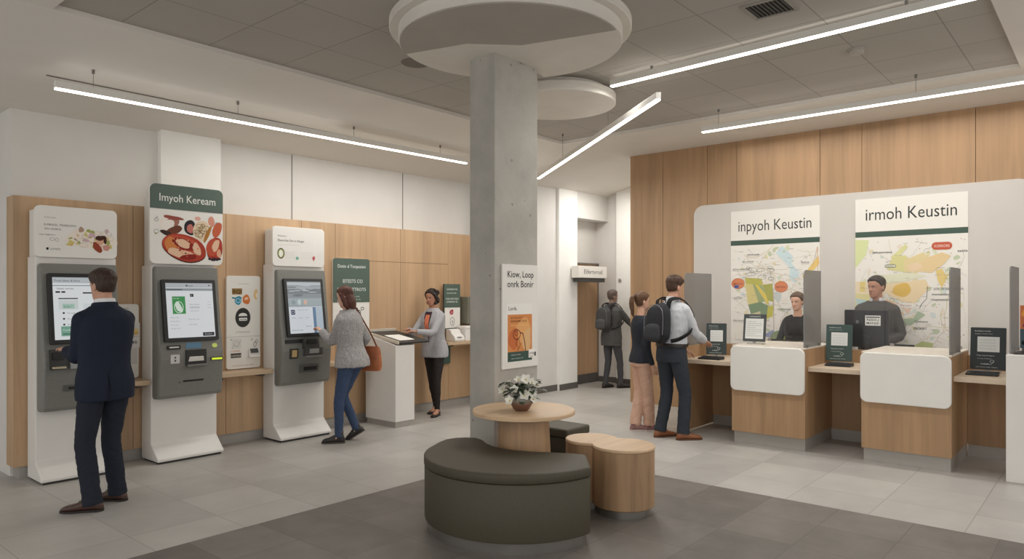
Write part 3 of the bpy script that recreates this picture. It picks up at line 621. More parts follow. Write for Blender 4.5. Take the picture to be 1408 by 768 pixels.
p.text('CONPAS', .045, .185, .022, (200, 120, 80), .11, .02); p.rect(.045, .12, .12, .05, (80, 76, 70)); p.text('LOCIOLE', .05, .133, .026, (220, 216, 210), .11, .02); p.text('ves, tarsoi d.o.i taric dunas', .06, .03, .018, (176, 110, 80), .25); p.build(t)
b = MB(); b.prism([q.p(.245, .12), q.p(.245, .12, .04), q.p(.245, .2, .012), q.p(.245, .2)], q.r*.125); f = b.build('leaflet_pocket', WHITE, t, bevel=.002)
b = MB(); b.prism([q.p(.26, .165, .034), q.p(.35, .165, .034), q.p(.35, .21, .014), q.p(.26, .21, .014)], q.n*.003); b.build('leaflets', flat((70, 70, 70), .6), f)
t, q = wallboard('green_notice', 'dark green notice with white lower half on the oak wall behind the tweed woman', 'notice', 5.14, 5.69, 1.14, 2.04, .03, .02, mt=WHITE2)
b = MB(); b.prism([q.p(x, y, .0005) for x, y in [(0, .36), (.55, .36)]+[(x, y) for x, y in rrect(.55, .9, .03) if y > .7]], q.n*.003); b.build('green_field', DARKGREEN, t)
p = Print(q); p.d = .004; LG = (220, 226, 220)
p.text('Dotin d Tonpaxion', .275, .785, .055, LG, .42, .01, True); p.text('EITESTS CO', .29, .60, .062, LG, .30, .02, True); p.text('SOPRTOTTROT5', .275, .50, .056, LG, .43, .02, True); p.text('nosi fanes linar', .30, .425, .022, LG, .2, 0, True); p.text('tarcol sotia en via', .30, .39, .02, LG, .22, 0, True)
p.d = .001
for k, (x, y, s) in enumerate(((.34, .27, .03), (.39, .24, .024), (.44, .28, .022), (.36, .18, .03), (.41, .13, .034), (.33, .12, .028))): p.ring(x, y, s, s*.8, .008 if k < 3 else .004, (52, 56, 54) if k < 3 else (190, 188, 182))
p.line([(.33, .31), (.38, .26), (.42, .2)], .008, (52, 56, 54)); p.build(t)
# bottle on the shelf behind the handbag
t = thing('water_bottle', 'small clear bottle with blue label on the oak shelf by the lectern', 'bottle', (5.42, 7.15, .80))
b = MB(); b.lathe([(.01, 0), (.036, .002), (.038, .02), (.038, .15), (.034, .175), (.016, .2), (.014, .215), (.005, .216)], n=28); b.build('bottle_body', flat((150, 160, 166), .25), t, local=True, smooth=True)
b = MB(); b.lathe([(.005, .215), (.016, .216), (.016, .235), (.005, .236)], n=20); b.build('cap', WHITE2, t, local=True, smooth=40)
b = MB(); b.lathe([(.0388, .07), (.0392, .071), (.0392, .155), (.0388, .156)], n=28); b.build('bottle_label', flat((120, 160, 196), .5, .2, 60), t, local=True, smooth=True)

# ------------------------------------------------------------------ lectern and the woman's side counter
t = thing('lectern', 'white box lectern with a sloping black tray, beside the woman in the grey blazer', 'lectern', (5.72, 6.86, 0))
b = MB(); b.prism([(5.57, 6.58, .07), (5.57, 7.15, .07), (5.57, 7.15, 1.085), (5.57, 7.02, 1.075), (5.57, 6.80, 1.035), (5.57, 6.58, .985)], (.30, 0, 0)); b.build('pedestal', WHITE, t, bevel=.004)
b = MB(); b.box(5.585, 5.855, 6.6, 7.14, 0, .07); b.build('plinth', PLINTH, t)
tp = Pl((5.60, 6.56, 1.0), (1, 0, 0), (0, .70, .115))
b = plate(tp, .50, .66, .03, .022); tr = b.build('tray', flat((48, 50, 50), .45), t, bevel=.004)
b = plate(tp, .02, .66, .005, .035, a=-.012); b.build('tray_edge', flat((214, 206, 190), .5), tr)
b = plate(tp, .50, .02, .005, .05, b=.65); b.build('tray_back', flat((214, 206, 190), .5), tr)
t = thing('form_sheet', 'white paper form lying on the black lectern tray', 'paper', tp.p(.3, .25, .03))
b = plate(tp, .24, .30, .004, .004, a=.10, b=.10, d=.0225); b.build('sheet', flat((236, 234, 228), .8, .02), t)
p = Print(Pl(tp.p(.10, .10, .0262), tp.r, tp.u))
for k in range(7): p.text('forma de sotir linear tarc', .02, .26-k*.033, .014, INKL, .19)
p.build(t)
t = thing('side_counter', 'oak wall counter with a green panel below, behind the woman in the grey blazer', 'counter', (7.2, 7.1, 0))
b = MB(); b.box(6.78, 7.595, 6.92, 7.248, .905, .945); b.build('counter_top', OAKX, t, bevel=.003)
b = MB(); b.box(6.78, 7.1, 7.19, 7.246, .62, .9); b.build('green_panel', flat((64, 92, 84), .5), t, bevel=.02)
b = MB(); b.box(7.12, 7.58, 7.16, 7.246, .86, .904); b.build('support_rail', OAKX, t)
t = thing('standing_notice', 'narrow green and white notice standing on the side counter by the blazer woman', 'notice', (7.05, 7.2, .945))
pl = Pl((6.94, 7.19, 1.12), **LEFT); b = plate(pl, .32, .62, .008, .02); f = b.build('board', WHITE2, t)
b = MB(); b.box(7.0, 7.2, 7.13, 7.24, .945, .96); b.box(7.04, 7.16, 7.19, 7.205, .955, 1.13); b.build('stand', flat((70, 76, 72), .5), t)
q = Pl(pl.p(0, 0, .02), pl.r, pl.u)
b = plate(q, .32, .33, .008, .003, b=.29, d=.0005); b.build('green_field', DARKGREEN, t)
b = MB(); b.box(6.94, 6.955, 7.168, 7.188, 1.12, 1.74); b.box(6.94, 7.26, 7.166, 7.188, 1.11, 1.122); b.build('board_edge', DARKGREEN, t)
p = Print(q); p.d = .004; p.text('UINEABE FOS', .05, .535, .032, LG, .21, .03); p.text('UINCRESOC MSE', .05, .485, .022, LG, .19, .01); p.text('PLIN FOR TON', .04, .40, .036, LG, .24, .03); p.text('UINEPESOST SD', .045, .36, .03, LG, .22, .02)
p.d = .001; p.ell(.15, .225, .042, .034, (176, 74, 84), 0, jit=.1); p.text('15', .13, .21, .03, (240, 220, 220), .04); p.ring(.165, .095, .042, .055, .006, (52, 56, 54)); p.text('5', .15, .07, .06, (52, 56, 54), .03); p.build(t)
t = thing('paper_dispenser', 'white curved paper dispenser on the side counter, under the green standing notice', 'dispenser', (7.08, 7.08, .945))
b = MB(); b.prism([(6.93, 7.12, .947), (6.93, 6.94, .947), (6.93, 6.935, .975), (6.93, 6.955, 1.02), (6.93, 7.01, 1.06), (6.93, 7.03, 1.10), (6.93, 7.07, 1.115), (6.93, 7.12, 1.11)], (.19, 0, 0)); b.build('casing', WHITE, t, bevel=.008)
b = MB(); b.ell((7.025, 6.955, 1.0), (.06, .02, .012)); b.build('paper_slot', flat((120, 118, 114), .5), t, smooth=True)
t = thing('white_carton', 'plain white box on the side counter beside the paper dispenser', 'box', (7.3, 7.05, .945))
b = MB(); b.box(7.145, 7.42, 6.95, 7.12, .947, 1.115); b.build('carton_body', WHITE, t, bevel=.006)
b = MB(); b.box(7.14, 7.425, 6.945, 7.125, 1.1155, 1.15); b.build('carton_lid', WHITE2, t, bevel=.005)
t = thing('wall_dispenser', 'olive and white upright dispenser cabinet mounted above the white box', 'dispenser', (7.46, 7.2, 1.3))
b = MB(); b.box(7.33, 7.59, 7.08, 7.248, 1.17, 1.56); b.build('casing', flat((112, 112, 98), .5), t, bevel=.01)
b = MB(); b.box(7.40, 7.585, 7.06, 7.079, 1.19, 1.55); b.build('front_cover', WHITE2, t, bevel=.005)
# ================================================================== SERVICE COUNTERS (right)
XF, XB = 7.42, 8.36
def counter(y0, y1, label):
    t = thing('service_counter', label, 'counter', (7.9, (y0+y1)/2, 0), 'oak service counters')
    b = MB(); b.box(XF, XB, y0, y1, .13, 1.04); b.build('body', OAK_R, t, bevel=.002)
    b = MB(); b.box(XF+.04, XB-.02, y0+.012, y1-.012, 0, .13); b.build('plinth', PLINTH, t)
    b = plate(Pl((XF, y1+.003, .575), **RIGHT), y1-y0+.006, .475, .06, .038); b.build('front_panel', WHITE2, t, bevel=.008)
    b = MB(); b.box(XF-.0, XB, y0, y1, 1.0405, 1.055); b.build('counter_top', flat((214, 206, 194), .45), t, bevel=.002)
counter(2.43, 3.20, 'oak counter with white rounded front panel, beside the low desk with the backpack man')
counter(1.15, 1.90, 'oak counter with white rounded front panel below the computer monitor')
def desk(y0, y1, label):
    t = thing('customer_desk', label, 'desk', (7.9, (y0+y1)/2, 0), 'lower desks between the counters')
    b = MB(); b.box(7.5, 8.30, y0+.002, y1-.002, .815, .86); b.build('desk_top', flat((208, 190, 168), .45, .05, 12), t, bevel=.003)
    b = MB(); b.box(8.302, XB, y0+.002, y1-.002, .12, 1.0); b.build('back_panel', OAK_R, t)
    b = MB(); b.box(8.315, XB, y0+.003, y1-.003, 0, .119); b.build('plinth', PLINTH, t)
    return t
t = desk(3.20, 3.83, 'low oak desk where the man with the backpack is standing')
b = MB(); b.box(7.5, XB, 3.83, 3.87, .02, 1.0); b.build('end_panel', OAK_R, t, bevel=.002)
desk(1.90, 2.43, 'low oak desk between the two white-fronted counters')
desk(.75, 1.15, 'low oak desk beside the white square pedestal')
t = thing('white_pedestal', 'plain white square pedestal with a dark inset tablet on top', 'pedestal', (7.65, .52, 0))
b = MB(); b.box(7.39, 7.92, .30, .745, 0, 1.09); b.build('pedestal_body', WHITE, t, bevel=.006)
b = MB(); b.box(7.45, 7.8, .36, .70, 1.0905, 1.10); b.build('tablet', flat((36, 36, 38), .3), t, bevel=.003)
t = thing('staff_worktop', 'long oak worktop behind the counters on the staff side', 'worktop', (8.5, 2.0, 0))
b = MB(); b.box(XB+.002, 8.60, .3, 3.83, .90, .94); b.build('worktop', OAKY, t)
b = MB()
for y in (.4, 1.5, 2.55, 3.7): b.box(XB+.002, 8.56, y, y+.04, .02, .899)
b.build('support', OAK_R, t)
def gscreen(y0, y1, z0, label):
    t = thing('glass_screen', label, 'glass screen', (8.33, (y0+y1)/2, z0), 'clear glass screens along the counters')
    b = MB(); b.box(8.326, 8.334, y0+.004, y1-.004, z0+.001, 1.85); b.build('pane', GLASS, t)
    b = MB(); b.box(8.32, 8.34, y0+.05, y0+.09, z0, z0+.03); b.box(8.32, 8.34, y1-.09, y1-.05, z0, z0+.03); b.build('clamp', STEEL, t)
gscreen(3.20, 3.83, 1.0, 'clear glass screen behind the low desk used by the man with the backpack')
gscreen(2.43, 3.20, 1.055, 'clear glass screen in front of the dark-clothed woman at the counter')
gscreen(1.90, 2.43, 1.0, 'clear glass screen behind the low desk between the two white-fronted counters')
gscreen(1.15, 1.90, 1.055, 'clear glass screen in front of the clerk with short dark hair')
gscreen(.30, 1.15, 1.0, 'clear glass screen behind the low desk by the white pedestal')
def part_(y, z0, x0, x1, label):
    t = thing('smoked_divider', label, 'divider', ((x0+x1)/2, y, z0), 'smoked grey dividers standing across the counters')
    pl = Pl((x0, y+.005, z0+.001), **LEFT); b = plate(pl, x1-x0, 1.85-z0, .06, .01, corners=(0, 0, 1, 0)); b.build('panel', FROST, t)
    b = MB(); b.box(x0+.06, x0+.10, y-.014, y+.014, z0+.001, z0+.03); b.box(x1-.10, x1-.06, y-.014, y+.014, z0+.001, z0+.03); b.build('clamp', STEEL, t)
part_(3.85, 1.0, 7.60, 8.31, 'smoked grey divider on the desk end panel, beside the man with the backpack')
part_(2.45, 1.055, 7.45, 7.98, 'smoked grey divider beside the dark-clothed woman behind the counter')
part_(1.17, 1.055, 7.45, 8.0, 'smoked grey divider at the end of the counter below the monitor')
part_(.72, 1.09, 7.45, 8.1, 'smoked grey divider standing on the white pedestal')
# ---- posters with maps on the facing
def mapposter(y, z0, z1, w, title, label, seed):
    t = thing('map_poster', label, 'poster', (9.17, y-w/2, (z0+z1)/2), 'tall map posters on the counter wall')
    pl = Pl((9.1795, y, z0), **RIGHT); h = z1-z0
    b = plate(pl, w, h, .003, .006); b.build('sheet', flat((236, 232, 224), .6, .01, 5), t)
    return t, Print(Pl(pl.p(0, 0, .006), pl.r, pl.u)), h
BAND = (78, 96, 86); ROADS = (196, 186, 170)
def fill(p, w, h, R):
    """small print of the map: pale plots, dotted stops, tiny place names"""
    PAL = [(216, 220, 190), (226, 216, 186), (206, 216, 206), (232, 220, 204), (214, 222, 220), (222, 214, 170), (196, 206, 176)]
    for i in range(60): p.ell(R.uniform(.06, w-.06), R.uniform(.05, h-.05), R.uniform(.012, .045), R.uniform(.01, .035), R.choice(PAL), R.uniform(0, 3), n=R.choice([5, 6, 7, 9]), jit=.15, seed=i)
    for i in range(70): p.ell(R.uniform(.03, w-.03), R.uniform(.03, h-.03), .005, .005, R.choice([(150, 150, 144), (186, 120, 90), (120, 140, 120)]), n=8)
    W = ['calin', 'torsa', 'vila neva', 'puente', 'ostia', 'marel', 'sodo', 'campo', 'rivera', 'lonta']
    for i in range(46): s_ = R.choice(W); p.text(s_, R.uniform(.03, w-.12), R.uniform(.03, h-.05), .017, (140, 140, 136), .009*len(s_))
def pastel(c): return tuple(int(v*.80+t*.20) for v, t in zip(c, (232, 226, 212)))
def roads(p, w, h, R, n):
    for i in range(n):
        x, y = R.uniform(0, w), R.uniform(0, h); a = R.uniform(0, 6.28); pts = []
        for k in range(6):
            if not (0.01 < x < w-.01 and .01 < y < h-.01): break
            pts.append((x, y)); a += R.uniform(-.5, .5); x += .09*math.cos(a); y += .09*math.sin(a)
        if len(pts) > 1: p.line(pts, R.choice([.003, .004, .006]), R.choice([ROADS, (214, 200, 160), (206, 204, 198)]))
t, p, h = mapposter(3.97, .93, 2.70, 1.145, 'innpoh Keustin', 'map poster with orange ovals, the one on the wall by the dark-clothed woman', 1)
p.rect(0, h-.455, 1.145, .065, BAND); p.text('inpyoh Keustin', .57, h-.27, .20, (62, 66, 64), .95, .0, True)
mh = h-.46; R = random.Random(2)
p.poly([(.60, mh-.11), (.68, mh-.02), (.82, mh-.16), (.80, mh-.25), (.90, mh-.36), (.87, mh-.50), (.77, mh-.46), (.78, mh-.30)], (206, 224, 228))
roads(p, 1.145, mh, R, 60); fill(p, 1.145, mh, R)
GR = [(178, 182, 120), (160, 172, 128), (206, 190, 110), (190, 196, 150), (150, 164, 130), (214, 202, 140), (128, 150, 120)]
p.poly([(.19, mh-.42), (.42, mh-.44), (.44, mh-.53), (.21, mh-.52)], (190, 186, 96)); p.poly([(.20, mh-.50), (.30, mh-.51), (.38, mh-.75), (.24, mh-.80), (.22, mh-.66)], GR[5]); p.poly([(.30, mh-.51), (.43, mh-.53), (.50, mh-.72), (.38, mh-.76)], GR[1]); p.poly([(.33, mh-.52), (.37, mh-.52), (.52, mh-.70), (.50, mh-.78)], (222, 200, 96))
p.poly([(.43, mh-.52), (.56, mh-.50), (.57, mh-.74), (.50, mh-.72)], (170, 170, 84)); p.poly([(.24, mh-.78), (.40, mh-.74), (.53, mh-.80), (.52, mh-.93), (.40, mh-.96), (.28, mh-.92)], GR[6]); p.poly([(.28, mh-.9), (.40, mh-.86), (.42, mh-1.02), (.34, mh-1.08)], (200, 192, 160)); p.poly([(.50, mh-.80), (.58, mh-.78), (.56, mh-.92), (.48, mh-.96)], (196, 190, 90))
p.ell(.63, mh-.66, .05, .07, (200, 206, 204), jit=.1); p.poly([(.93, mh-.42), (1.13, mh-.16), (1.14, mh-.26), (1.02, mh-.40), (.97, mh-.46)], (232, 202, 130)); p.line([(1.13, 0.1), (1.12, mh-.05), (1.06, mh-.3)], .006, (222, 170, 130))
for i in range(16): p.ring(R.uniform(.22, .55), mh-R.uniform(.28, .44), R.uniform(.02, .06), R.uniform(.012, .03), .004, (150, 150, 140))
p.poly([(.42, mh-1.18), (.56, mh-1.10), (.60, mh-1.14), (.52, mh-1.2)], (150, 160, 190)); p.ell(.66, mh-1.24, .15, .11, (168, 168, 100), .2, jit=.08); p.ell(.60, mh-1.22, .08, .10, (136, 152, 116), jit=.1); p.ell(.52, .05, .06, .04, (196, 180, 120), jit=.1)
for (x, y, rx) in ((.10, mh-.50, .09), (.67, mh-.545, .085)):
    p.ell(x, y, rx, .072, (198, 110, 70)); p.ell(x, y, rx*.93, .064, (214, 130, 86)); p.text('METRONA', x, y-.014, .03, (120, 50, 36), rx*1.4, .02, True)
p.rect(.05, mh-.56, .06, .04, (70, 90, 150)); p.line([(.575, 0), (.575, mh-.56)], .006, (170, 160, 150))
for (x, y, s) in ((.22, mh-.13, 'estasonada'), (.16, mh-.22, 'las armas'), (.03, mh-.32, 'dono aurantes'), (.92, mh-.25, 'Boluta'), (.04, mh-.70, 'avenida'), (.03, mh-1.0, 'vila mesonda'), (.18, mh-1.13, 'nelto tarsi'), (.62, mh-.84, 'maltrosias'), (.85, mh-.80, 'condarsi'), (.88, mh-.66, 'ponti')):
    p.text(s, x, y, .034, (96, 98, 96), .017*len(s)); p.line([(x, y-.012), (x+.016*len(s), y-.012)], .003, (176, 176, 170))
p.build(t)
t, p, h = mapposter(2.415, .93, 2.73, 1.15, 'irmoh Keustin', 'map poster with a red lozenge, on the wall behind the clerk with short dark hair', 2)
p.rect(0, h-.455, 1.15, .065, BAND); p.text('irmoh Keustin', .575, h-.255, .20, (62, 66, 64), .94, .0, True)
mh = h-.46; R = random.Random(8); roads(p, 1.15, mh, R, 60); fill(p, 1.15, mh, R)
P_ = lambda pts, c: p.poly([(x, mh-y) for x, y in pts], pastel(c))
P_([(0, .02), (.15, .03), (.12, .2), (.0, .36)], (212, 224, 160)); P_([(.38, .24), (.54, .09), (.56, .13), (.45, .26)], (218, 216, 150)); P_([(.34, .38), (.40, .24), (.54, .22), (.60, .30), (.55, .42)], (216, 210, 140)); P_([(.52, .28), (.72, .19), (.80, .30), (.62, .46), (.52, .40)], (226, 206, 150)); P_([(.62, .40), (.74, .26), (.90, .20), (.99, .24), (.92, .33), (.80, .43)], (230, 200, 146)); P_([(.84, .40), (.90, .38), (.94, .46), (.98, .42), (.90, .60), (.86, .52)], (228, 196, 110)); P_([(.55, .34), (.66, .30), (.72, .36), (.60, .42)], (236, 206, 170))
P_([(.18, .45), (.60, .42), (.76, .46), (.44, .54), (.20, .52)], (226, 226, 196)); P_([(.0, .52), (.20, .52), (.36, .60), (.30, .70), (0, .66)], (232, 214, 180)); P_([(.32, .55), (.74, .50), (.78, .60), (.62, .78), (.46, .74), (.34, .66)], (236, 210, 164)); p.ell(.50, mh-.62, .10, .075, (222, 184, 92), .1, jit=.06)
P_([(.0, .66), (.24, .68), (.30, .86), (.10, .92), (0, .86)], (216, 206, 140)); P_([(0, .72), (.12, .74), (.2, .86), (.04, .88)], (170, 200, 206)); P_([(.33, .72), (.44, .78), (.52, .90), (.40, .90)], (232, 190, 150)); P_([(.36, .84), (.44, .96), (.62, .94), (.66, .86), (.74, .9), (.60, 1.02), (.42, 1.04)], (160, 182, 150)); P_([(.46, .76), (.54, .84), (.60, .82), (.56, .9)], (236, 196, 170))
P_([(.58, 1.3), (.70, 1.20), (.82, 1.22), (.78, 1.36), (.64, 1.4)], (178, 190, 120)); P_([(.80, 1.26), (1.0, 1.3), (.98, 1.40), (.84, 1.38)], (166, 190, 150)); P_([(.98, 1.3), (1.14, 1.32), (1.12, 1.46)], (222, 188, 150)); P_([(.55, 1.34), (.62, 1.33), (.60, 1.45)], (190, 206, 170))
p.rect(.15, mh-.62, .10, .05, (238, 236, 230)); p.rect(.05, mh-.64, .06, .12, (226, 204, 130))
p.poly([(.80+a, mh-.17+b) for a, b in rrect(.20, .085, .042)], (198, 98, 76)); p.text('KORRORE', .90, mh-.142, .042, (236, 210, 200), .15, .03, True)
p.rect(.32, mh-.36, .12, .035, (110, 112, 108), .017); p.rect(.326, mh-.354, .108, .023, (226, 226, 210), .011); p.text('Otira', .335, mh-.352, .024, INK, .08)
p.rect(.47, mh-.82, .15, .05, (240, 236, 228)); p.text('Mercato', .48, mh-.805, .03, (170, 80, 70), .12)
p.ring(.50, mh-1.03, .04, .05, .01, (150, 146, 130)); p.ell(.50, mh-1.03, .02, .026, (170, 166, 150), jit=.1)
for (x, y, s) in ((.19, .19, 'Jamatorsena'), (.82, .62, 'LOS VETERASTRON'), (.80, .68, 'montanfand'), (.80, .74, 'coprastine o'), (.63, .99, 'Comtora'), (.62, 1.07, 'EBDAIRT'), (.58, 1.30, 'mantos tarsi'), (.70, 1.42, 'ACEM ILTARAS S.A.'), (1.05, .2, 'tenis')):
    p.text(s, x, mh-y, .036, (84, 86, 84), .019*len(s), .01)
p.line([(.76, mh-.58), (.75, mh-.72), (.70, mh-.78), (.68, mh-.83)], .006, (110, 106, 100)); p.line([(.745, mh-.6), (.78, mh-.6)], .006, (110, 106, 100))
p.build(t)
t = thing('picture_board', 'small orange and teal picture board behind the white pedestal', 'picture', (8.16, .52, 1.09))
pl = Pl((8.2, .715, 1.10), **RIGHT); b = plate(pl, .42, .40, .006, .012); b.build('board', flat((60, 84, 92), .5), t)
b = MB(); b.box(8.17, 8.24, .32, .70, 1.0, 1.10); b.build('stand', PLINTHD, t)
p = Print(Pl(pl.p(0, 0, .012), pl.r, pl.u)); p.rect(0, .18, .42, .22, (190, 110, 70)); p.ell(.06, .33, .05, .05, (214, 150, 70), jit=.15); p.ell(.09, .24, .08, .03, (120, 66, 90), .4, jit=.1); p.ell(.25, .3, .09, .06, (222, 160, 90), jit=.1); p.ell(.03, .05, .02, .02, (30, 34, 36)); p.ell(.1, .1, .05, .02, (110, 140, 150), jit=.1); p.build(t)
# ---- things on the desks
def sign(x, y, z, w, h, label, mt, turn=0., paper=True, dark=True):
    """upright notice with a white slip in it, leaning back on a foot"""
    t = thing('desk_notice', label, 'notice', (x, y, z), 'upright notices on the counters')
    r = V((math.sin(turn), -math.cos(turn), 0)); back = V((math.cos(turn), math.sin(turn), 0)); up = (V((0, 0, 1))+back*.14).normalized()
    pl = Pl(V((x, y, z+.028))-r*w/2, r, up)
    b = plate(pl, w, h, .008, .012); f = b.build('board', mt, t, bevel=.002)
    foot = Pl(V((x, y, z))-r*w*.35, r, back); b = plate(foot, w*.7, .10, .01, .012); b.build('foot', flat((196, 192, 186), .4), t)
    b = MB(); b.prism([pl.p(w*.44, -.02, -.002), pl.p(w*.56, -.02, -.002), pl.p(w*.56, .12, -.004), pl.p(w*.44, .12, -.004)], -pl.n*.008); b.build('support', flat((170, 168, 162), .4), t)
    q = Pl(pl.p(0, 0, .012), pl.r, pl.u); p = Print(q); LG = (206, 212, 208)
    if paper == 'big':
        p.rect(w*.1, h*.1, w*.8, h*.74, (224, 224, 220))
        for k in range(8): p.text('tarifa sencil de linea', w*.16, h*(.72-k*.075), .013, (110, 112, 112), w*(.66 if k % 3 else .4))
        p.text('HORARIOS', w*.5, h*.89, .02, LG, w*.5, .02, True)
    else:
        p.rect(w*.2, h*.42, w*.62, h*.36, (226, 228, 226))
        for k in range(4): p.text('forma linea de', w*.26, h*(.70-k*.07), .010, (160, 164, 164), w*.45)
        p.text('Informe', w*.12, h*.90, .018, LG, w*.45, .01); p.text('pagas sutel lina', w*.12, h*.84, .011, LG, w*.5)
        p.text('Tap kard here', w*.18, h*.32, .016, LG, w*.5, .01); p.text('or pay kontact', w*.2, h*.25, .013, LG, w*.4)
        p.ring(w*.62, h*.2, .016, .012, .003, LG); p.line([(w*.4, h*.13), (w*.6, h*.13), (w*.66, h*.2)], .003, LG); p.text('sutel', w*.3, h*.12, .02, LG, w*.22, .02); p.text('tarsonet.info linea', w*.16, h*.05, .012, LG, w*.6, .01)
    p.build(f)
sign(7.95, 3.62, .861, .23, .37, 'dark notice that the man with the backpack is reaching for', SLATE, .35)
sign(7.66, 3.05, 1.056, .25, .30, 'grey-framed notice with a full white page, standing on top of a counter', flat((70, 74, 74), .5), 0, 'big')
sign(8.07, 2.29, .861, .26, .39, 'green notice on the low desk between the two white-fronted counters', flat((60, 80, 76), .5), .12)
sign(8.07, .955, .861, .285, .40, 'dark slate notice on the low desk beside the white pedestal', flat((46, 54, 56), .5), 0)
def keypad(x, y, z, label, w=.25):
    t = thing('payment_keypad', label, 'keypad', (x, y, z), 'black keypads on the low desks')
    b = MB(); b.prism([(x-.07, y-w/2, z+.001), (x+.07, y-w/2, z+.001), (x+.07, y-w/2, z+.034), (x-.07, y-w/2, z+.016)], (0, w, 0)); b.build('keypad_body', BLACK, t, bevel=.004)
    b = MB()
    for i in range(3):
        for j in range(8):
            xx = x-.05+i*.026; yy = y-w/2+.022+j*(w-.05)/8; zz = z+.016+(xx-x+.07)*.1286
            b.box(xx, xx+.018, yy, yy+.018, zz-.001, zz+.006)
    b.build('keys', flat((62, 62, 64), .45), t)
    b = MB(); b.box(x+.032, x+.06, y-w/2+.02, y+w/2-.02, z+.028, z+.035); b.build('display', flat((90, 96, 92), .3), t)
keypad(7.66, 3.55, .86, 'black keypad on the low desk in front of the man with the backpack', .26)
keypad(7.80, 2.21, .86, 'black keypad on the low desk between the two white-fronted counters')
keypad(7.80, .965, .86, 'black keypad on the low desk beside the white pedestal')
t = thing('computer_mouse', 'small black mouse on the low desk in front of the man with the backpack', 'mouse', (7.58, 3.24, .861))
b = MB(); b.ell((7.60, 3.26, .8795), (.045, .028, .018)); b.build('shell', BLACK, t, smooth=True)
t = thing('computer_monitor', 'black computer monitor seen from behind with a white printed sticker', 'monitor', (8.49, 2.11, .94))
b = plate(Pl((8.47, 2.345, 1.02), **RIGHT), .45, .41, .012, .03, d=-.03); f = b.build('casing', flat((26, 26, 28), .45), t, bevel=.006)
b = MB(); b.box(8.471, 8.502, 1.96, 2.26, 1.10, 1.35); b.build('back_housing', flat((24, 24, 26), .5), t)
b = MB(); b.prism([(8.44, 2.08, .955), (8.44, 2.16, .955), (8.435, 2.16, 1.15), (8.435, 2.08, 1.15)], (.03, 0, 0)); b.build('stand', BLACK, t, bevel=.004)
b = plate(Pl((8.39, 2.24, .941), (0, -1, 0), (1, 0, 0)), .24, .18, .03, .012); b.build('foot', BLACK, t)
q = Pl((8.47, 2.13, 1.26), **RIGHT); b = plate(q, .155, .11, .003, .001, d=.0003); f = b.build('sticker', flat((226, 226, 222), .6), t)
p = Print(Pl(q.p(0, 0, .0013), q.r, q.u)); p.rect(.008, .085, .139, .012, (60, 60, 60)); p.text('REESU', .012, .052, .034, (40, 40, 40), .125, .02); p.text('MANSE', .012, .015, .034, (40, 40, 40), .125, .02); p.ring(-.08, .04, .01, .014, .004, (160, 160, 160)); p.build(f)
def device(y, label, w):
    t = thing('keyboard', label, 'keyboard', (8.43, y, 1.055))
    b = MB(); b.prism([(8.36, y-w/2, .942), (8.50, y-w/2, .942), (8.50, y-w/2, .952), (8.36, y-w/2, .965)], (0, w, 0)); b.build('keyboard_body', BLACK, t, bevel=.003)
    b = MB(); b.box(8.37, 8.375, y-w/2, y+w/2, .966, 1.075); b.build('raised_screen', BLACK, t)
device(1.74, 'low black screen edge beside the computer monitor', .22)
device(3.02, 'low black screen edge in front of the dark-clothed woman', .22)
# ================================================================== CENTRE SEATING
FWD = V((.7607, .6491, 0)); RGT = V((.6491, -.7607, 0))
def cw(s, Z, z=0): p = FWD*Z+RGT*s; return V((p.x, p.y, z))
# curved bench
BC = (.032, 5.01); n = 40; R0 = .643
plan = [(R0*math.cos(a), R0*math.sin(a)) for a in [math.radians(-43-i*(137+18)/n) for i in range(n+1)]]
plan += [(-.575, .33), (-.535, .42), (-.47, .475), (-.39, .49), (-.31, .475), (-.265, .40), (-.235, .29), (-.18, .18), (-.10, .10), (.0, .04), (.12, .0), (.24, -.025), (.36, -.055), (.45, -.085), (.472, -.10), (.476, -.13), (.47, -.38)]
cen = (-.08, -.15)
def ring(k, z): 
    out = []
    for x, y in plan:
        d = V((x-cen[0], y-cen[1])); L = d.length; f = (L-k)/L
        out.append(cw(BC[0]+cen[0]+d.x*f, BC[1]+cen[1]+d.y*f, z))
    return out
t = thing('curved_bench', 'dark olive upholstered curved bench on a steel plinth, in front of the round table', 'bench', cw(BC[0], BC[1]))
b = MB(); b.loft([ring(.03, 0), ring(.03, .075)]); b.build('plinth', STEEL, t, smooth=50)
b = MB(); b.loft([ring(.02, .072), ring(.004, .076), ring(0, .09), ring(0, .432), ring(.006, .4385), ring(.014, .439)]); b.build('base', OLIVE, t, smooth=50)
b = MB(); b.loft([ring(.012, .441), ring(0, .443), ring(-.004, .449), ring(-.004, .494), ring(0, .501), ring(.008, .505), ring(.03, .507)]); b.build('seat_cushion', OLIVE, t, smooth=50)
# round table
tc = cw(.0875, 5.36)
t = thing('round_table', 'round oak table with a tapered drum pedestal, holding the flower pot', 'table', tc)
b = MB(); b.lathe([(.02, .708), (.36, .708), (.384, .716), (.385, .738), (.380, .745), (.02, .745)], tc, 80); b.build('table_top', OAK_T, t, smooth=35)
b = MB(); b.lathe([(.02, 0), (.222, 0), (.222, .06), (.188, .707), (.02, .7075)], tc, 64); b.build('pedestal', OAK_S, t, smooth=35)
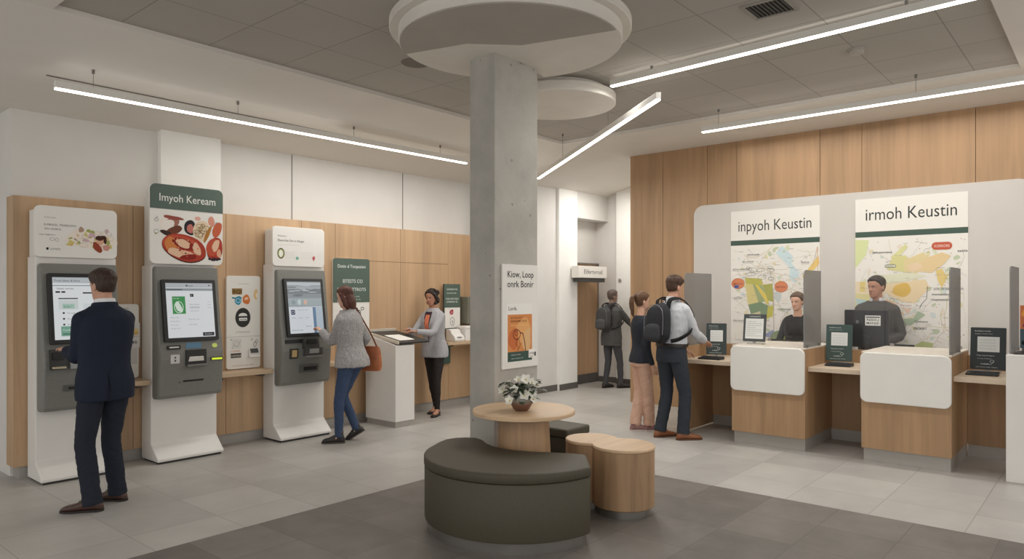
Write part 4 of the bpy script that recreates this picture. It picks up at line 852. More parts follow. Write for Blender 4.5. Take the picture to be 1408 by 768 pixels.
# double drum stool
c1, c2, r1, r2 = cw(.825, 5.28), cw(.615, 5.505), .228, .20
def lobes(k, z):
    """outline of two merging circles"""
    d = c2-c1; D = d.length; a0 = math.atan2(d.y, d.x); ra, rb = r1-k, r2-k
    x = (D*D+ra*ra-rb*rb)/(2*D); h = math.sqrt(max(ra*ra-x*x, 1e-6)); A = math.atan2(h, x); B = math.atan2(h, D-x); out = []
    for i in range(49):
        a = a0+A+(2*PI-2*A)*i/48; out.append(V((c1.x+ra*math.cos(a), c1.y+ra*math.sin(a), z)))
    for i in range(1, 40):
        a = a0+PI+B+(2*PI-2*B)*i/40; out.append(V((c2.x+rb*math.cos(a), c2.y+rb*math.sin(a), z)))
    return out
t = thing('drum_stool', 'double oak drum stool of two merged cylinders on a steel plinth', 'stool', (c1+c2)/2)
b = MB(); b.loft([lobes(.03, 0), lobes(.03, .06)]); b.build('plinth', STEEL, t, smooth=35)
b = MB(); b.loft([lobes(.006, .06), lobes(0, .066), lobes(0, .474)]); b.build('drum_body', OAK_S, t, smooth=35)
b = MB(); b.loft([lobes(.003, .4745), lobes(-.002, .478), lobes(-.002, .492), lobes(.004, .498)]); b.build('stool_top', OAK_T, t, smooth=35)
t = thing('square_ottoman', 'dark olive square ottoman behind the round table', 'ottoman', (5.04, 3.73, 0))
b = MB(); b.box(4.87, 5.20, 3.55, 3.89, .03, .385); b.build('base', OLIVE, t, bevel=.012)
b = MB(); b.box(4.86, 5.21, 3.54, 3.90, .388, .465); b.build('seat_cushion', OLIVE, t, bevel=.02, segs=4)
b = MB(); b.box(4.90, 5.17, 3.58, 3.86, 0, .03); b.build('plinth', STEEL, t)
# flower pot
pc = cw(.07, 5.30, .745)
t = thing('flower_pot', 'white flowering plant in a glass-rimmed brown bowl on the round table', 'potted plant', pc)
b = MB(); b.lathe([(.01, .001), (.045, .001), (.06, .012), (.078, .045), (.083, .065), (.080, .066), (.01, .064)], pc, 40); b.build('bowl', flat((112, 78, 60), .35, .15, 20), t, smooth=True)
b = MB(); b.lathe([(.0835, .06), (.089, .085), (.087, .115), (.080, .135), (.078, .135), (.085, .115), (.087, .085), (.0815, .06)], pc, 40); b.build('glass_rim', glass('bowl_glass', (225, 222, 215), .82, .06), t, smooth=True)
b = MB(); R = random.Random(4)
b.ell(pc+V((0, 0, .072)), (.074, .074, .03)); b.build('soil_moss', flat((66, 78, 52), .9, .4, 90, 0, .5), t, smooth=True)
def leafshape(b, base, dirv, L, w, curl, up=V((0, 0, 1))):
    d = dirv.normalized(); s = d.cross(up).normalized() if abs(d.dot(up)) < .95 else V((1, 0, 0)); n = s.cross(d)
    vs = []; k = 6
    for i in range(k+1):
        u = i/k; ww = w*math.sin(PI*min(1, u*.92+.06))**.8; c = base+d*L*u-n*curl*L*u*u
        vs += [c-s*ww+n*ww*.25, c, c+s*ww+n*ww*.25]
    b.add(vs, [f for i in range(k) for f in ((3*i, 3*i+1, 3*i+4, 3*i+3), (3*i+1, 3*i+2, 3*i+5, 3*i+4))])
b = MB(); lv = [flat((44, 60, 42), .45, .2, 40), flat((62, 80, 54), .45, .2, 40), flat((110, 128, 96), .5, .2, 40)]; st = MB()
for i in range(165):
    a = R.uniform(0, 2*PI); hgt = R.uniform(.07, .21); rr = R.uniform(.02, .105)*(.55+hgt*2.6)
    base = pc+V((rr*math.cos(a), rr*math.sin(a), hgt)); b.mat(lv[R.choice([0, 0, 1, 1, 2])])
    leafshape(b, base, V((math.cos(a+R.uniform(-.8, .8)), math.sin(a+R.uniform(-.8, .8)), R.uniform(-.3, .5))), R.uniform(.04, .068), R.uniform(.014, .024), R.uniform(0, .5))
    if i % 3 == 0: st.tube([pc+V((.02*math.cos(a), .02*math.sin(a), .07)), pc+V((rr*.5*math.cos(a), rr*.5*math.sin(a), .07+(hgt-.07)*.6)), base], .002, 6)
for (dx, dz, dy) in ((-.125, .20, 0), (.13, .155, .0), (.10, .215, .02), (-.1, .12, .03)):
    e = pc+RGT*dx+FWD*dy+V((0, 0, dz)); st.tube([pc+V((0, 0, .08)), pc+RGT*dx*.5+V((0, 0, .08+(dz-.08)*.7)), e], .002, 6)
    for k in range(3): b.mat(lv[0]); leafshape(b, e+RGT*R.uniform(-.02, .02), RGT*(dx*4)+V((R.uniform(-.5, .5), R.uniform(-.5, .5), R.uniform(-.3, .3))), .05, .018, .3)
b.build('leaves', None, t, smooth=True); st.build('stems', flat((84, 96, 60), .6), t, smooth=True)
PET = flat((232, 230, 218), .55, .04, 30); CEN = flat((206, 190, 110), .6)
for i, (dx, dy, dz, s) in enumerate(((-.135, -.02, .155, .05), (.03, -.06, .235, .052), (.075, -.04, .21, .045), (.02, -.09, .125, .055), (-.05, -.08, .165, .042), (.07, -.08, .14, .05), (-.02, .03, .22, .045), (.11, .0, .19, .035), (-.09, .03, .2, .03), (-.085, -.09, .085, .045), (.085, -.07, .09, .042))):
    c = pc+RGT*dx+FWD*dy+V((0, 0, dz)); b = MB(); b.mat(PET)
    out = (RGT*dx*3+FWD*(dy*3-.25)+V((0, 0, .25))).normalized(); s1 = out.cross(V((0, 0, 1))).normalized(); s2 = s1.cross(out)
    for k in range(5):
        a = 2*PI*k/5+i; leafshape(b, c, s1*math.cos(a)+s2*math.sin(a)+out*.35, s*.9, s*.34, -.1, out)
    b.mat(CEN); b.ell(c+out*.006, (.006, .006, .006), 8, 6); b.build('flower', None, t, smooth=True)
# poster on the column
t = thing('column_poster', 'tall white poster with an orange picture, fixed to the concrete column', 'poster', (4.54, 3.78, 1.42))
pl = Pl((4.307, 3.792, 1.0), **LEFT); b = plate(pl, .462, .85, .004, .014); b.build('board', WHITE2, t, bevel=.002)
p = Print(Pl(pl.p(0, 0, .014), pl.r, pl.u))
p.text('Kiow, Loop', .06, .745, .075, (52, 54, 52), .34, .012); p.text('onrk Bonir', .06, .665, .075, (52, 54, 52), .34, .012); p.text('Lorik.', .075, .475, .045, (60, 62, 60), .11, .012)
p.rect(.05, .05, .33, .48, (238, 236, 230)); p.rect(.065, .08, .315, .36, (214, 140, 84)); p.ell(.26, .30, .12, .09, (226, 168, 110), .4, jit=.1); p.ell(.14, .24, .07, .08, (198, 112, 66), jit=.1); p.ell(.31, .22, .06, .09, (222, 180, 130), jit=.12)
p.text('DOTAUOST Y', .10, .405, .022, (110, 66, 40), .17, .02); p.text('NEASADMB TAUD', .10, .378, .022, (90, 50, 34), .21, .02); p.text('WINFO TURSA LIN', .10, .345, .018, (236, 190, 120), .24, .02)
p.ring(.18, .275, .045, .04, .008, (96, 50, 36)); p.ring(.175, .285, .02, .016, .005, (96, 50, 36)); p.line([(.19, .235), (.17, .2), (.20, .17), (.185, .14)], .007, (110, 56, 40)); p.line([(.21, .235), (.225, .19), (.205, .15)], .006, (110, 56, 40)); p.line([(.225, .29), (.26, .28), (.285, .2), (.30, .1)], .010, (96, 50, 36)); p.text('sorten', .15, .105, .025, (96, 44, 30), .09, .02)
p.rect(.065, .055, .315, .08, (66, 88, 80)); p.text('tarson linea', .11, .105, .018, (196, 206, 200), .12); p.text('metro inform 24', .11, .075, .016, (196, 206, 200), .15)
p.rect(.335, .075, .085, .07, (240, 238, 232)); p.text('p.tag', .345, .105, .028, (90, 60, 54), .06, .02); p.text('Valid', .345, .08, .018, (110, 80, 74), .05)
p.rect(.41, .085, .022, .035, (70, 66, 62), .006); p.build(t)
# ================================================================== PEOPLE
import numpy as np
def lerp(a, b, t): return a+(b-a)*t
def sst(a, b, x):
    t = max(0, min(1, (x-a)/(b-a))); return t*t*(3-2*t)
def interp(tab, z, k): return float(np.interp(z, [r[0] for r in tab], [r[k] for r in tab]))
#       z      half-w  front  back   (chin = 0, crown = .225)
HEADT = [(-.004, .020, .066, .02), (.006, .034, .078, -.002), (.02, .047, .081, -.022), (.05, .058, .083, -.058), (.085, .066, .083, -.084), (.113, .071, .082, -.095),
         (.135, .074, .085, -.099), (.16, .0755, .083, -.098), (.185, .068, .070, -.086), (.205, .051, .048, -.066), (.218, .029, .026, -.040), (.225, .006, .002, -.012)]
def head_pt(th, z, s=1., face=True):
    w, f, bk = interp(HEADT, z, 1), interp(HEADT, z, 2), interp(HEADT, z, 3)
    c, sn = math.cos(th), math.sin(th); mid = (f+bk)/2; ry = (f-bk)/2
    x = w*math.copysign(abs(c)**.9, c); y = mid+ry*math.copysign(abs(sn)**.92, sn)
    if face and sn > 0:
        g = lambda x0, sx, z0, sz: math.exp(-((x-x0)/sx)**2-((z-z0)/sz)**2)
        nz = max(0, 1-abs(z-.080)/.042) if z > .080 else max(0, 1-(.080-z)/.012)
        y += .023*nz*math.exp(-(x/.0115)**2)
        y += .006*g(0, .018, .081, .008)
        y -= .008*(g(.031, .015, .112, .011)+g(-.031, .015, .112, .011))
        y += .004*(g(.03, .02, .130, .008)+g(-.03, .02, .130, .008))
        y += .0045*g(0, .020, .050, .008) - .003*g(0, .02, .064, .006)
        y += .004*g(0, .018, .012, .012)
    return V((x*s, y*s, z*s))
TORSO_M = [(.78, .165, .105, .115), (.88, .172, .11, .125), (.95, .172, .112, .122), (1.05, .158, .108, .105), (1.12, .156, .108, .103), (1.22, .172, .118, .115), (1.32, .186, .122, .125), (1.39, .180, .108, .122), (1.44, .142, .078, .098), (1.475, .085, .056, .072), (1.50, .062, .05, .062)]
TORSO_F = [(.78, .168, .10, .118), (.88, .176, .10, .128), (.95, .168, .10, .118), (1.05, .138, .092, .094), (1.12, .136, .094, .092), (1.22, .150, .122, .102), (1.29, .158, .126, .108), (1.36, .156, .102, .108), (1.42, .122, .072, .09), (1.46, .072, .05, .064), (1.49, .054, .045, .055)]
def remesh(mb, name, mats, parent, voxel, smooth=6, disp=None, kind=None):
    me = mb.mesh(name); o = bpy.data.objects.new(name, me); COL.objects.link(o)
    r = o.modifiers.new('r', 'REMESH'); r.mode = 'VOXEL'; r.voxel_size = voxel
    if smooth: s = o.modifiers.new('s', 'SMOOTH'); s.iterations = smooth; s.factor = .5
    dg = bpy.context.evaluated_depsgraph_get(); dg.update()
    m2 = bpy.data.meshes.new_from_object(o.evaluated_get(dg)); m2.name = name
    bpy.data.objects.remove(o); bpy.data.meshes.remove(me)
    if disp:
        for v, nr in zip(m2.vertices, [v.normal.copy() for v in m2.vertices]): v.co += nr*disp(v.co)
    m2.materials.clear()
    for m in (mats if isinstance(mats, (list, tuple)) else [mats]): m2.materials.append(m)
    m2.polygons.foreach_set('use_smooth', [True]*len(m2.polygons)); m2.polygons.foreach_set('material_index', [0]*len(m2.polygons))
    o = bpy.data.objects.new(name, m2); COL.objects.link(o)
    if parent: o.parent = parent
    return o
def folds(amp, seed=0, f=(11, 11, 6.5)):
    off = V((seed*3.1, seed*1.7, seed*.9))
    def d(p):
        q = V((p.x*f[0], p.y*f[1], p.z*f[2]))+off
        return amp*(noise.noise(q)+.6*(1-2*abs(noise.noise(q*1.9))))
    return d
def ik(a, c, l1, l2, hint):
    d = c-a; L = d.length
    if L > (l1+l2)*.999: c = a+d.normalized()*(l1+l2)*.999; d = c-a; L = d.length
    u = d.normalized(); x = (l1*l1-l2*l2+L*L)/(2*L); h = math.sqrt(max(0, l1*l1-x*x))
    n = (hint-u*hint.dot(u)).normalized(); return a+u*x+n*h, c
def person(label, pos, heading, H, fem, skin, feet, hands, lean=0., head=(0, 0), py=0., pelz=0, group=None, top=None, low=None, shoe=None, hair=None, voxel=.006, twist=0.):
    k = H/1.75; hd = math.radians(heading); ROT = Matrix.Rotation(hd-PI/2, 4, 'Z'); INV = ROT.inverted(); pos = V(pos)
    L = lambda w: INV @ (V(w)-pos)
    pel = V((0, py, .93*k+pelz)); T = TORSO_F if fem else TORSO_M
    def up(p):
        p = V(p); w = sst(.84*k, 1.12*k, p.z); a = -lean*w
        q = Matrix.Rotation(a, 3, 'X') @ (V((p.x, p.y, p.z))-V((0, 0, .93*k)))
        q = Matrix.Rotation(twist*sst(.95*k, 1.3*k, p.z), 3, 'Z') @ q
        return q+pel
    def torso(mb, z0, z1, inf=0, flare=0, n=36, bot=0, shrink=1):
        rings = []; m = 22
        for i in range(m+1):
            z = lerp(z0, z1, i/m); w, f, bk = interp(T, z, 1)*shrink+inf, interp(T, z, 2)*shrink+inf, interp(T, z, 3)*shrink+inf
            fl = flare*max(0, 1-(z-z0)/.25); w += fl; f += fl; bk += fl; r = []
            for j in range(n):
                a = 2*PI*j/n; c, s = math.cos(a), math.sin(a)
                x = w*math.copysign(abs(c)**.86, c); y = (f if s > 0 else bk)*math.copysign(abs(s)**.86, s)
                if fem and s > 0 and 1.2 < z < 1.34: y += .010*math.exp(-((abs(x)-.07)/.04)**2)
                r.append(up((x*k, y*k, z*k)))
            rings.append(r)
        mb.loft(rings)
    def fronty(x, z, inf):
        w, f = interp(T, z, 1)+inf, interp(T, z, 2)+inf
        return f*max(0, 1-(abs(x)/w)**2.3)**(1/2.3)
    # joints
    sw = (.146 if fem else .168); shz = 1.372 if fem else 1.385
    SH = [up((sx*sw*k, 0, shz*k)) for sx in (-1, 1)]
    EL, WR, HD = [], [], []
    for i, sx in enumerate((-1, 1)):
        h = hands[i]
        if h is None or h[0] == 'hang':
            a = h[1] if h else 0
            tgt = SH[i]+V((sx*.05, .05+a, -.53))*k; hint = V((sx*.3, -1, 0))
        else: tgt = L(h[1]); hint = V((sx*(h[2] if len(h) > 2 else .5), -.6, -.9))
        e, w = ik(SH[i], tgt, .295*k, .255*k, hint); EL.append(e); WR.append(w)
        d = (w-e).normalized()
        if h and h[0] == 'dir': d = (INV.to_3x3() @ V(h[3])).normalized()
        HD.append(d)
    HIP = [V((sx*.088*k, py, .90*k+pelz)) for sx in (-1, 1)]; KN, AN, FT = [], [], []
    fl = (.245 if fem else .275)*k
    for i in range(2):
        fx = feet[i]; p = L((fx[0], fx[1], 0)); yaw = math.radians(fx[2])-hd; pitch = fx[3] if len(fx) > 3 else 0
        dirv = V((-math.sin(yaw), math.cos(yaw), 0))
        M = Matrix.Translation(V((p.x, p.y, 0))) @ Matrix.Rotation(yaw, 4, 'Z') @ Matrix.Translation((0, .13*k, 0)) @ Matrix.Rotation(-pitch, 4, 'X') @ Matrix.Translation((0, -.13*k, 0))
        an = M @ V((0, 0, .085*k)); kn, an2 = ik(HIP[i], an, .425*k, .40*k, dirv+V((0, .3, 0))); KN.append(kn); AN.append(an); FT.append(M)
    # ---- body: one continuous surface
    bd = MB(); torso(bd, .87, 1.49, -.026, shrink=.97)
    bd.tube([up((0, -.012*k, 1.42*k)), up((0, -.004*k, 1.49*k)), up((0, .006*k, 1.56*k)), up((0, .008*k, 1.60*k))], [r*k*(.86 if fem else 1) for r in (.066, .058, .056, .054)], 20)
    hs = k*(.97 if fem else 1.0); HM = Matrix.Translation(up((0, .012*k, (1.525 if not fem else 1.532)*k))) @ Matrix.Rotation(head[0], 4, 'Z') @ Matrix.Translation((0, -.02*k, .06*k)) @ Matrix.Rotation(-head[1]-lean*.6, 4, 'X') @ Matrix.Translation((0, .02*k, -.06*k))
    rings = []
    zz = [-.004, .0, .006, .013]+[.02+.0058*i for i in range(33)]+[.212, .218, .222, .2245]
    for z in zz: rings.append([HM @ head_pt(2*PI*j/56, z, hs) for j in range(56)])
    bd.loft(rings)
    for sx in (-1, 1): bd.ell(HM @ (V((sx*.0755, -.012, .103))*hs), (.010*hs, .019*hs, .031*hs), 12, 10, (HM.to_3x3() @ Matrix.Rotation(sx*.35, 3, 'Z')))
    for i in range(2):
        bd.tube([lerp(SH[i], EL[i], -.05), SH[i], lerp(SH[i], EL[i], .4), EL[i], lerp(EL[i], WR[i], .35), WR[i]], [r*k*(.84 if fem else 1) for r in (.025, .036, .037, .034, .035, .026)], 14)
        bd.tube([HIP[i]+V((0, 0, .05*k)), HIP[i], lerp(HIP[i], KN[i], .5), KN[i], lerp(KN[i], AN[i], .3), AN[i]], [r*k for r in (.05, .062, .058, .044, .042, .034)], 16)
        bd.tube([AN[i], FT[i] @ V((0, .05*k, .045*k)), FT[i] @ V((0, .14*k, .028*k))], [.034*k, .034*k, .022*k], 12)
        # hand: palm, four fingers, thumb
        d = HD[i]; sx = (-1, 1)[i]; hk = k*(.92 if fem else 1); w = WR[i]
        h = hands[i]; pn = V((0, 0, -1)) if (h and h[0] != 'hang') else V((-sx, 0, 0))    # palm normal
        if h and h[0] == 'touch': pn = V((0, .6, -.8))
        pn = (pn-d*pn.dot(d)).normalized(); sd = d.cross(pn).normalized()
        th_side = V((-sx, 0, 0)) if (h and h[0] != 'hang') else V((0, 1, 0))
        if sd.dot(th_side) < 0: sd = -sd                           # sd points to the thumb side
        rs = []
        for u, hw, ht in ((-.012, .024, .021), (.02, .030, .017), (.055, .038, .0155), (.085, .040, .0135), (.095, .037, .011)):
            c = w+d*u*hk; rs.append([c+sd*math.cos(2*PI*j/14)*hw*hk+pn*math.sin(2*PI*j/14)*ht*hk for j in range(14)])
        bd.loft(rs)
        curl = h[4] if (h and len(h) > 4) else .32
        for q, (off, ln, fr) in enumerate(((.031, .070, .0082), (.0105, .079, .0086), (-.0105, .074, .0082), (-.031, .058, .0074))):
            dd = (d+sd*off*3.2).normalized(); b0 = w+d*.083*hk+sd*off*hk; pts = [b0-dd*.012*hk, b0]; a = 0; c_ = curl
            if h and h[0] == 'touch' and q == 0: c_ = .08
            if h and h[0] == 'touch' and q > 0: c_ = .7
            pcur = b0
            for sgl, f_ in ((.45, .7), (.30, 1.0), (.25, .8)):
                a += c_*f_; pcur = pcur+(dd*math.cos(a)+pn*math.sin(a))*ln*sgl*hk; pts.append(pcur)
            bd.tube(pts, [fr*hk*r for r in (1.05, 1.1, 1.0, .95, .8)], 10)
        t0 = w+d*.022*hk+sd*.026*hk+pn*.004*hk
        bd.tube([t0-sd*.01*hk, t0+(sd*.022+d*.018+pn*.006)*hk, t0+(sd*.036+d*.045+pn*.014)*hk, t0+(sd*.040+d*.068+pn*.022)*hk], [.014*hk, .0125*hk, .010*hk, .008*hk], 10)
    root = remesh(bd, 'person', skinmat(skin), None, .0052 if voxel < .007 else .006, 2)
    root.location = pos; root.rotation_euler = (0, 0, hd-PI/2); tag(root, label, 'person', group)
    P = dict(k=k, up=up, L=L, SH=SH, EL=EL, WR=WR, HIP=HIP, KN=KN, AN=AN, FT=FT, HM=HM, hs=hs, torso=torso, fronty=fronty, root=root, voxel=voxel, fem=fem, fl=fl, T=T)
    # ---- face details
    for sx in (-1, 1):
        e = HM @ (V((sx*.031, .0700, .112))*hs); b = MB(); b.mat(flat((196, 186, 178), .4, .01)); b.ell(e, (.0115*hs, .0095*hs, .0052*hs), 12, 8, HM.to_3x3())
        b.mat(flat((50, 36, 28), .2)); b.ell(HM @ (V((sx*.031, .0772, .112))*hs), (.0056*hs, .0035*hs, .0050*hs), 10, 6, HM.to_3x3()); b.build('eye', None, root, smooth=True, local=True)
        b = MB(); b.tube([HM @ (head_pt(PI/2-sx*t_, z_)*hs+V((0, .001, 0))) for t_, z_ in ((.20, .1275), (.38, .131), (.60, .129))], [.0028*hs, .0035*hs, .0018*hs], 8); b.build('eyebrow', flat(tuple(int(v*.8) for v in hair['rgb']), .8), root, smooth=True, local=True)
    b = MB(); b.tube([HM @ (head_pt(PI/2+t_, .0505)*hs+V((0, .0005, 0))) for t_ in (-.30, -.15, 0, .15, .30)], [.001, .0045*hs, .0052*hs, .0045*hs, .001], 10); b.build('lips', flat(tuple(int(v*f) for v, f in zip(skin, (.86, .68, .66))), .45), root, smooth=True, local=True)
    # ---- hair
    hb = MB(); rings = []; sty = hair['style']
    for z in [.0+.006*i for i in range(37)]+[.219, .223, .2249]:
        r = []
        for j in range(64):
            th = 2*PI*j/64; p0 = head_pt(th, z, 1., False); y = p0.y
            if sty == 'short':
                bz = float(np.interp(y, [-.10, -.03, -.012, .0, .035, .055, .085], [.045, .06, .085, .105, .150, .182, .186])); thick = lerp(.007, hair.get('top', .020), sst(.13, .20, z))
            else:
                bz = float(np.interp(y, [-.10, -.03, .0, .03, .055, .085], [.03, .05, .10, .14, .180, .190])); thick = lerp(.010, .018, sst(.12, .2, z))
            m = sst(bz-.008, bz+.008, z); n_ = V((p0.x, (p0.y+.005), (z-.12)*.9)).normalized()
            r.append(HM @ ((p0+n_*lerp(-.02, thick, m))*hs))
        rings.append(r)
    hb.loft(rings); hp = lambda x, y, z: HM @ (V((x, y, z))*hs)
    R3 = HM.to_3x3()
    if sty == 'bob':
        hb.ell(hp(0, -.040, .055), (.092*hs, .072*hs, .125*hs), 24, 16, R3)
        for sx in (-1, 1): hb.tube([hp(sx*.055, .03, .19), hp(sx*.082, .012, .13), hp(sx*.088, .0, .06), hp(sx*.083, -.005, .0), hp(sx*.07, -.01, -.045)], [.022*hs, .026*hs, .028*hs, .027*hs, .014*hs], 14)
        hb.tube([hp(0, .05, .205), hp(.0, -.05, .22)], [.02*hs, .03*hs], 12)
    if sty == 'pony':
        hb.tube([hp(0, -.07, .17), hp(0, -.115, .18), hp(.0, -.15, .155), hp(0, -.158, .09), hp(0, -.145, .02), hp(0, -.125, -.06), hp(0, -.11, -.10)], [.02*hs, .018*hs, .026*hs, .032*hs, .030*hs, .022*hs, .008*hs], 14)
    if sty == 'back': hb.ell(hp(0, -.10, .10), (.04*hs, .035*hs, .04*hs), 16, 12, R3)
    if sty == 'wavy':
        hb.ell(hp(0, -.065, .07), (.072*hs, .055*hs, .085*hs), 20, 14, R3)
        for q in range(26):
            z_ = .03+.19*((q*.382)%1); a = math.radians(160+220*((q*.618)%1)); f_ = interp(HEADT, min(z_, .2), 1)+.014; hb.ell(hp(f_*math.cos(a), -.012+(f_+.016)*math.sin(a), z_), (.022*hs, .022*hs, .026*hs), 12, 8)
        for q in range(9):
            a = math.radians(185+q*21); hb.ell(hp(.068*math.cos(a), -.03+.062*math.sin(a), .055+.02*math.sin(q*2.3)), (.026*hs, .026*hs, .032*hs), 12, 8)
        for sx in (-1, 1): hb.tube([hp(sx*.03, .06, .205), hp(sx*.068, .035, .16), hp(sx*.08, .0, .105), hp(sx*.074, -.02, .05)], [.02*hs, .022*hs, .022*hs, .016*hs], 12)
    if sty == 'long':
        hb.ell(hp(0, -.055, .02), (.080*hs, .052*hs, .12*hs), 20, 14, R3)
        for sx in (-1, 1): hb.tube([hp(sx*.04, .045, .205), hp(sx*.077, .015, .15), hp(sx*.08, -.01, .08), hp(sx*.074, -.02, -.02)], [.018*hs, .02*hs, .022*hs, .012*hs], 12)
    hm = hairmat(hair['rgb'])
    hd_ = lambda p: .0035*noise.noise(V((p.x*70, p.y*70, p.z*16)))+.003*noise.noise(V((p.x*26, p.y*26, p.z*26)))
    ho = remesh(hb, 'hair', hm, root, .0045, 3, hd_)
    if sty == 'pony':
        b = MB(); b.tube([hp(0, -.098, .178), hp(0, -.112, .180)], .022*hs, 14); b.build('hair_tie', flat((60, 40, 40), .7), ho, smooth=True, local=True)
    # ---- trousers
    lb = MB(); s = low['fit']
    zt = low.get('top', 1.03); torso(lb, .83, zt, .006)
    for i in range(2):
        a, kn, an = HIP[i], KN[i], AN[i]; dn = (an-kn).normalized()
        pts = [a+V((0, 0, .04*k)), a, lerp(a, kn, .3), lerp(a, kn, .65), lerp(a, kn, .93), lerp(kn, an, .08), lerp(kn, an, .3), lerp(kn, an, .6), lerp(kn, an, .88), an+dn*low.get('hem', .02)*k]
        rad = {'suit': (.085, .094, .088, .076, .067, .066, .066, .064, .063, .066), 'slim': (.085, .092, .083, .068, .056, .055, .054, .046, .038, .038), 'jeans': (.085, .093, .085, .072, .059, .058, .056, .050, .045, .046), 'wide': (.085, .094, .090, .082, .076, .075, .074, .073, .073, .074)}[s]
        lb.tube(pts, [r*k*(.97 if fem else 1) for r in rad], 20, upv=(1, 0, 0))
    remesh(lb, 'trousers', low['mat'], root, voxel, 5, folds(low.get('fold', .0045), 3+H, (9, 9, 13)))
    if low.get('belt'):
        b = MB(); torso(b, .995, 1.03, .021); b.build('belt', flat((40, 32, 28), .4), root, smooth=40, local=True)
    # ---- top
    tb = MB(); z0, inf = top['z0'], top['inf']
    torso(tb, z0, top.get('z1', 1.485), inf, top.get('flare', 0))
    sr = top.get('sleeve', (.062, .066, .058, .052, .050, .045)); se = top.get('cuff', .96)
    for i in range(2):
        inn = lerp(SH[i], up((0, 0, 1.38*k)), .45)
        g_ = .86 if fem else 1
        nk = up(((-1, 1)[i]*.055*k, -.01*k, (1.435 if fem else 1.455)*k)); tb.tube([nk, lerp(nk, SH[i], .5), SH[i]+V((0, 0, .004*k))], [.040*k*g_, .052*k*g_, .058*k*g_], 16); tb.ell(SH[i]+V((0, 0, -.002)), [sr[1]*.90*k*g_]*3, 20, 14)
        tb.tube([inn, SH[i]], [.056*k*g_, .056*k*g_], 16)
        tb.tube([SH[i], lerp(SH[i], EL[i], .2), lerp(SH[i], EL[i], .45), lerp(SH[i], EL[i], .92), lerp(EL[i], WR[i], .12), lerp(EL[i], WR[i], .5), lerp(EL[i], WR[i], se)],
                [r*k*(.86 if fem else 1) for r in (sr[1]*.90, sr[1]*.92, sr[2], sr[3]*1.04, sr[3]*1.02, sr[4], sr[5])], 18)
    P['top'] = remesh(tb, top['name'], top['mat'], root, voxel, top.get('smooth', 14), folds(top.get('fold', .0045), H*2+1, (13, 13, 7)))
    # ---- shoes
    for i in range(2):
        M = FT[i]; st = shoe['style']; q = fl/.28; lift = .012 if st != 'flat' else .008
        def sec(y, hw, h, flr=lift, n=18):
            out = []
            for j in range(n):
                a = 2*PI*j/n; c, s_ = math.cos(a), math.sin(a)
                out.append(M @ V((hw*q*math.copysign(abs(c)**.7, c), y*q, flr+((h-flr)*.5*(1+math.copysign(abs(s_)**.75, s_))) if True else 0)))
            return out
        tops = {'oxford': (.055, .085, .098, .094, .073, .058, .050, .038), 'boot': (.06, .095, .105, .10, .08, .062, .054, .042), 'flat': (.045, .060, .055, .040, .036, .034, .034, .026), 'sneaker': (.06, .085, .095, .09, .075, .062, .054, .042)}[st]
        ys = (-.068, -.055, -.02, .03, .08, .13, .17, .20); ws = (.022, .034, .037, .037, .042, .046, .041, .027)
        b = MB(); b.loft([sec(-.076, .012, tops[0]*.8)]+[sec(y, w, t_) for y, w, t_ in zip(ys, ws, tops)]+[sec(.213, .012, .026)])
        if st == 'boot': b.tube([M @ V((0, 0, .06*q)), M @ V((0, -.004, .10*q)), M @ V((0, -.006, .165*q))], [.044*q, .047*q, .050*q], 18)
        so = b.build('boot' if st == 'boot' else 'shoe', flat(shoe['rgb'], .42, .12, 25), root, smooth=True, local=True)
        sb = MB(); out = [(x*1.06, y) for y, x in zip((-.078,)+ys+(.216,), (.014,)+ws+(.014,))]
        poly = [V((x*q, y*q, 0)) for x, y in out]+[V((-x*q, y*q, 0)) for x, y in reversed(out)]
        sb.prism([M @ V((v.x, v.y, .0005)) for v in poly], (M.to_3x3() @ V((0, 0, lift+.004)))); sb.build('sole', flat(shoe.get('sole', (36, 28, 25)), .6), so, local=True)
        if st in ('oxford', 'sneaker'):
            lb = MB()
            for y in (.055, .07, .085): lb.tube([M @ V((-.02*q, y*q, (.083-.3*(y-.055))*q)), M @ V((0, y*q, (.098-.55*(y-.055))*q)), M @ V((.02*q, y*q, (.083-.3*(y-.055))*q))], .0025, 6)
            lb.build('laces', flat(shoe.get('lace', (40, 28, 24)), .7), so, local=True)
    return P
def patch(P, name, zs_, xf, inf, mt, parent=None, th=.004, nx=10):
    """panel of cloth lying on the front of the torso; xf(z) gives its two edges"""
    b = MB(); k = P['k']; A = []; n = len(zs_)
    for lay in (0, 1):
        for z in zs_:
            x0, x1 = xf(z)
            for j in range(nx+1):
                x = lerp(x0, x1, j/nx); y = P['fronty'](x, z, inf+lay*th); A.append(P['up']((x*k, y*k, z*k)))
    W = nx+1; F = []; o = n*W
    for i in range(n-1):
        for j in range(nx):
            q = (i*W+j, i*W+j+1, (i+1)*W+j+1, (i+1)*W+j); F.append(tuple(o+a for a in q)); F.append(tuple(reversed(q)))
    for i in range(n-1):
        for j in (0, nx): F.append((i*W+j, (i+1)*W+j, o+(i+1)*W+j, o+i*W+j))
    for j in range(nx):
        for i in (0, n-1): F.append((i*W+j, i*W+j+1, o+i*W+j+1, o+i*W+j))
    b.add(A, F); return b.build(name, mt, parent or P['root'], smooth=60, local=True)
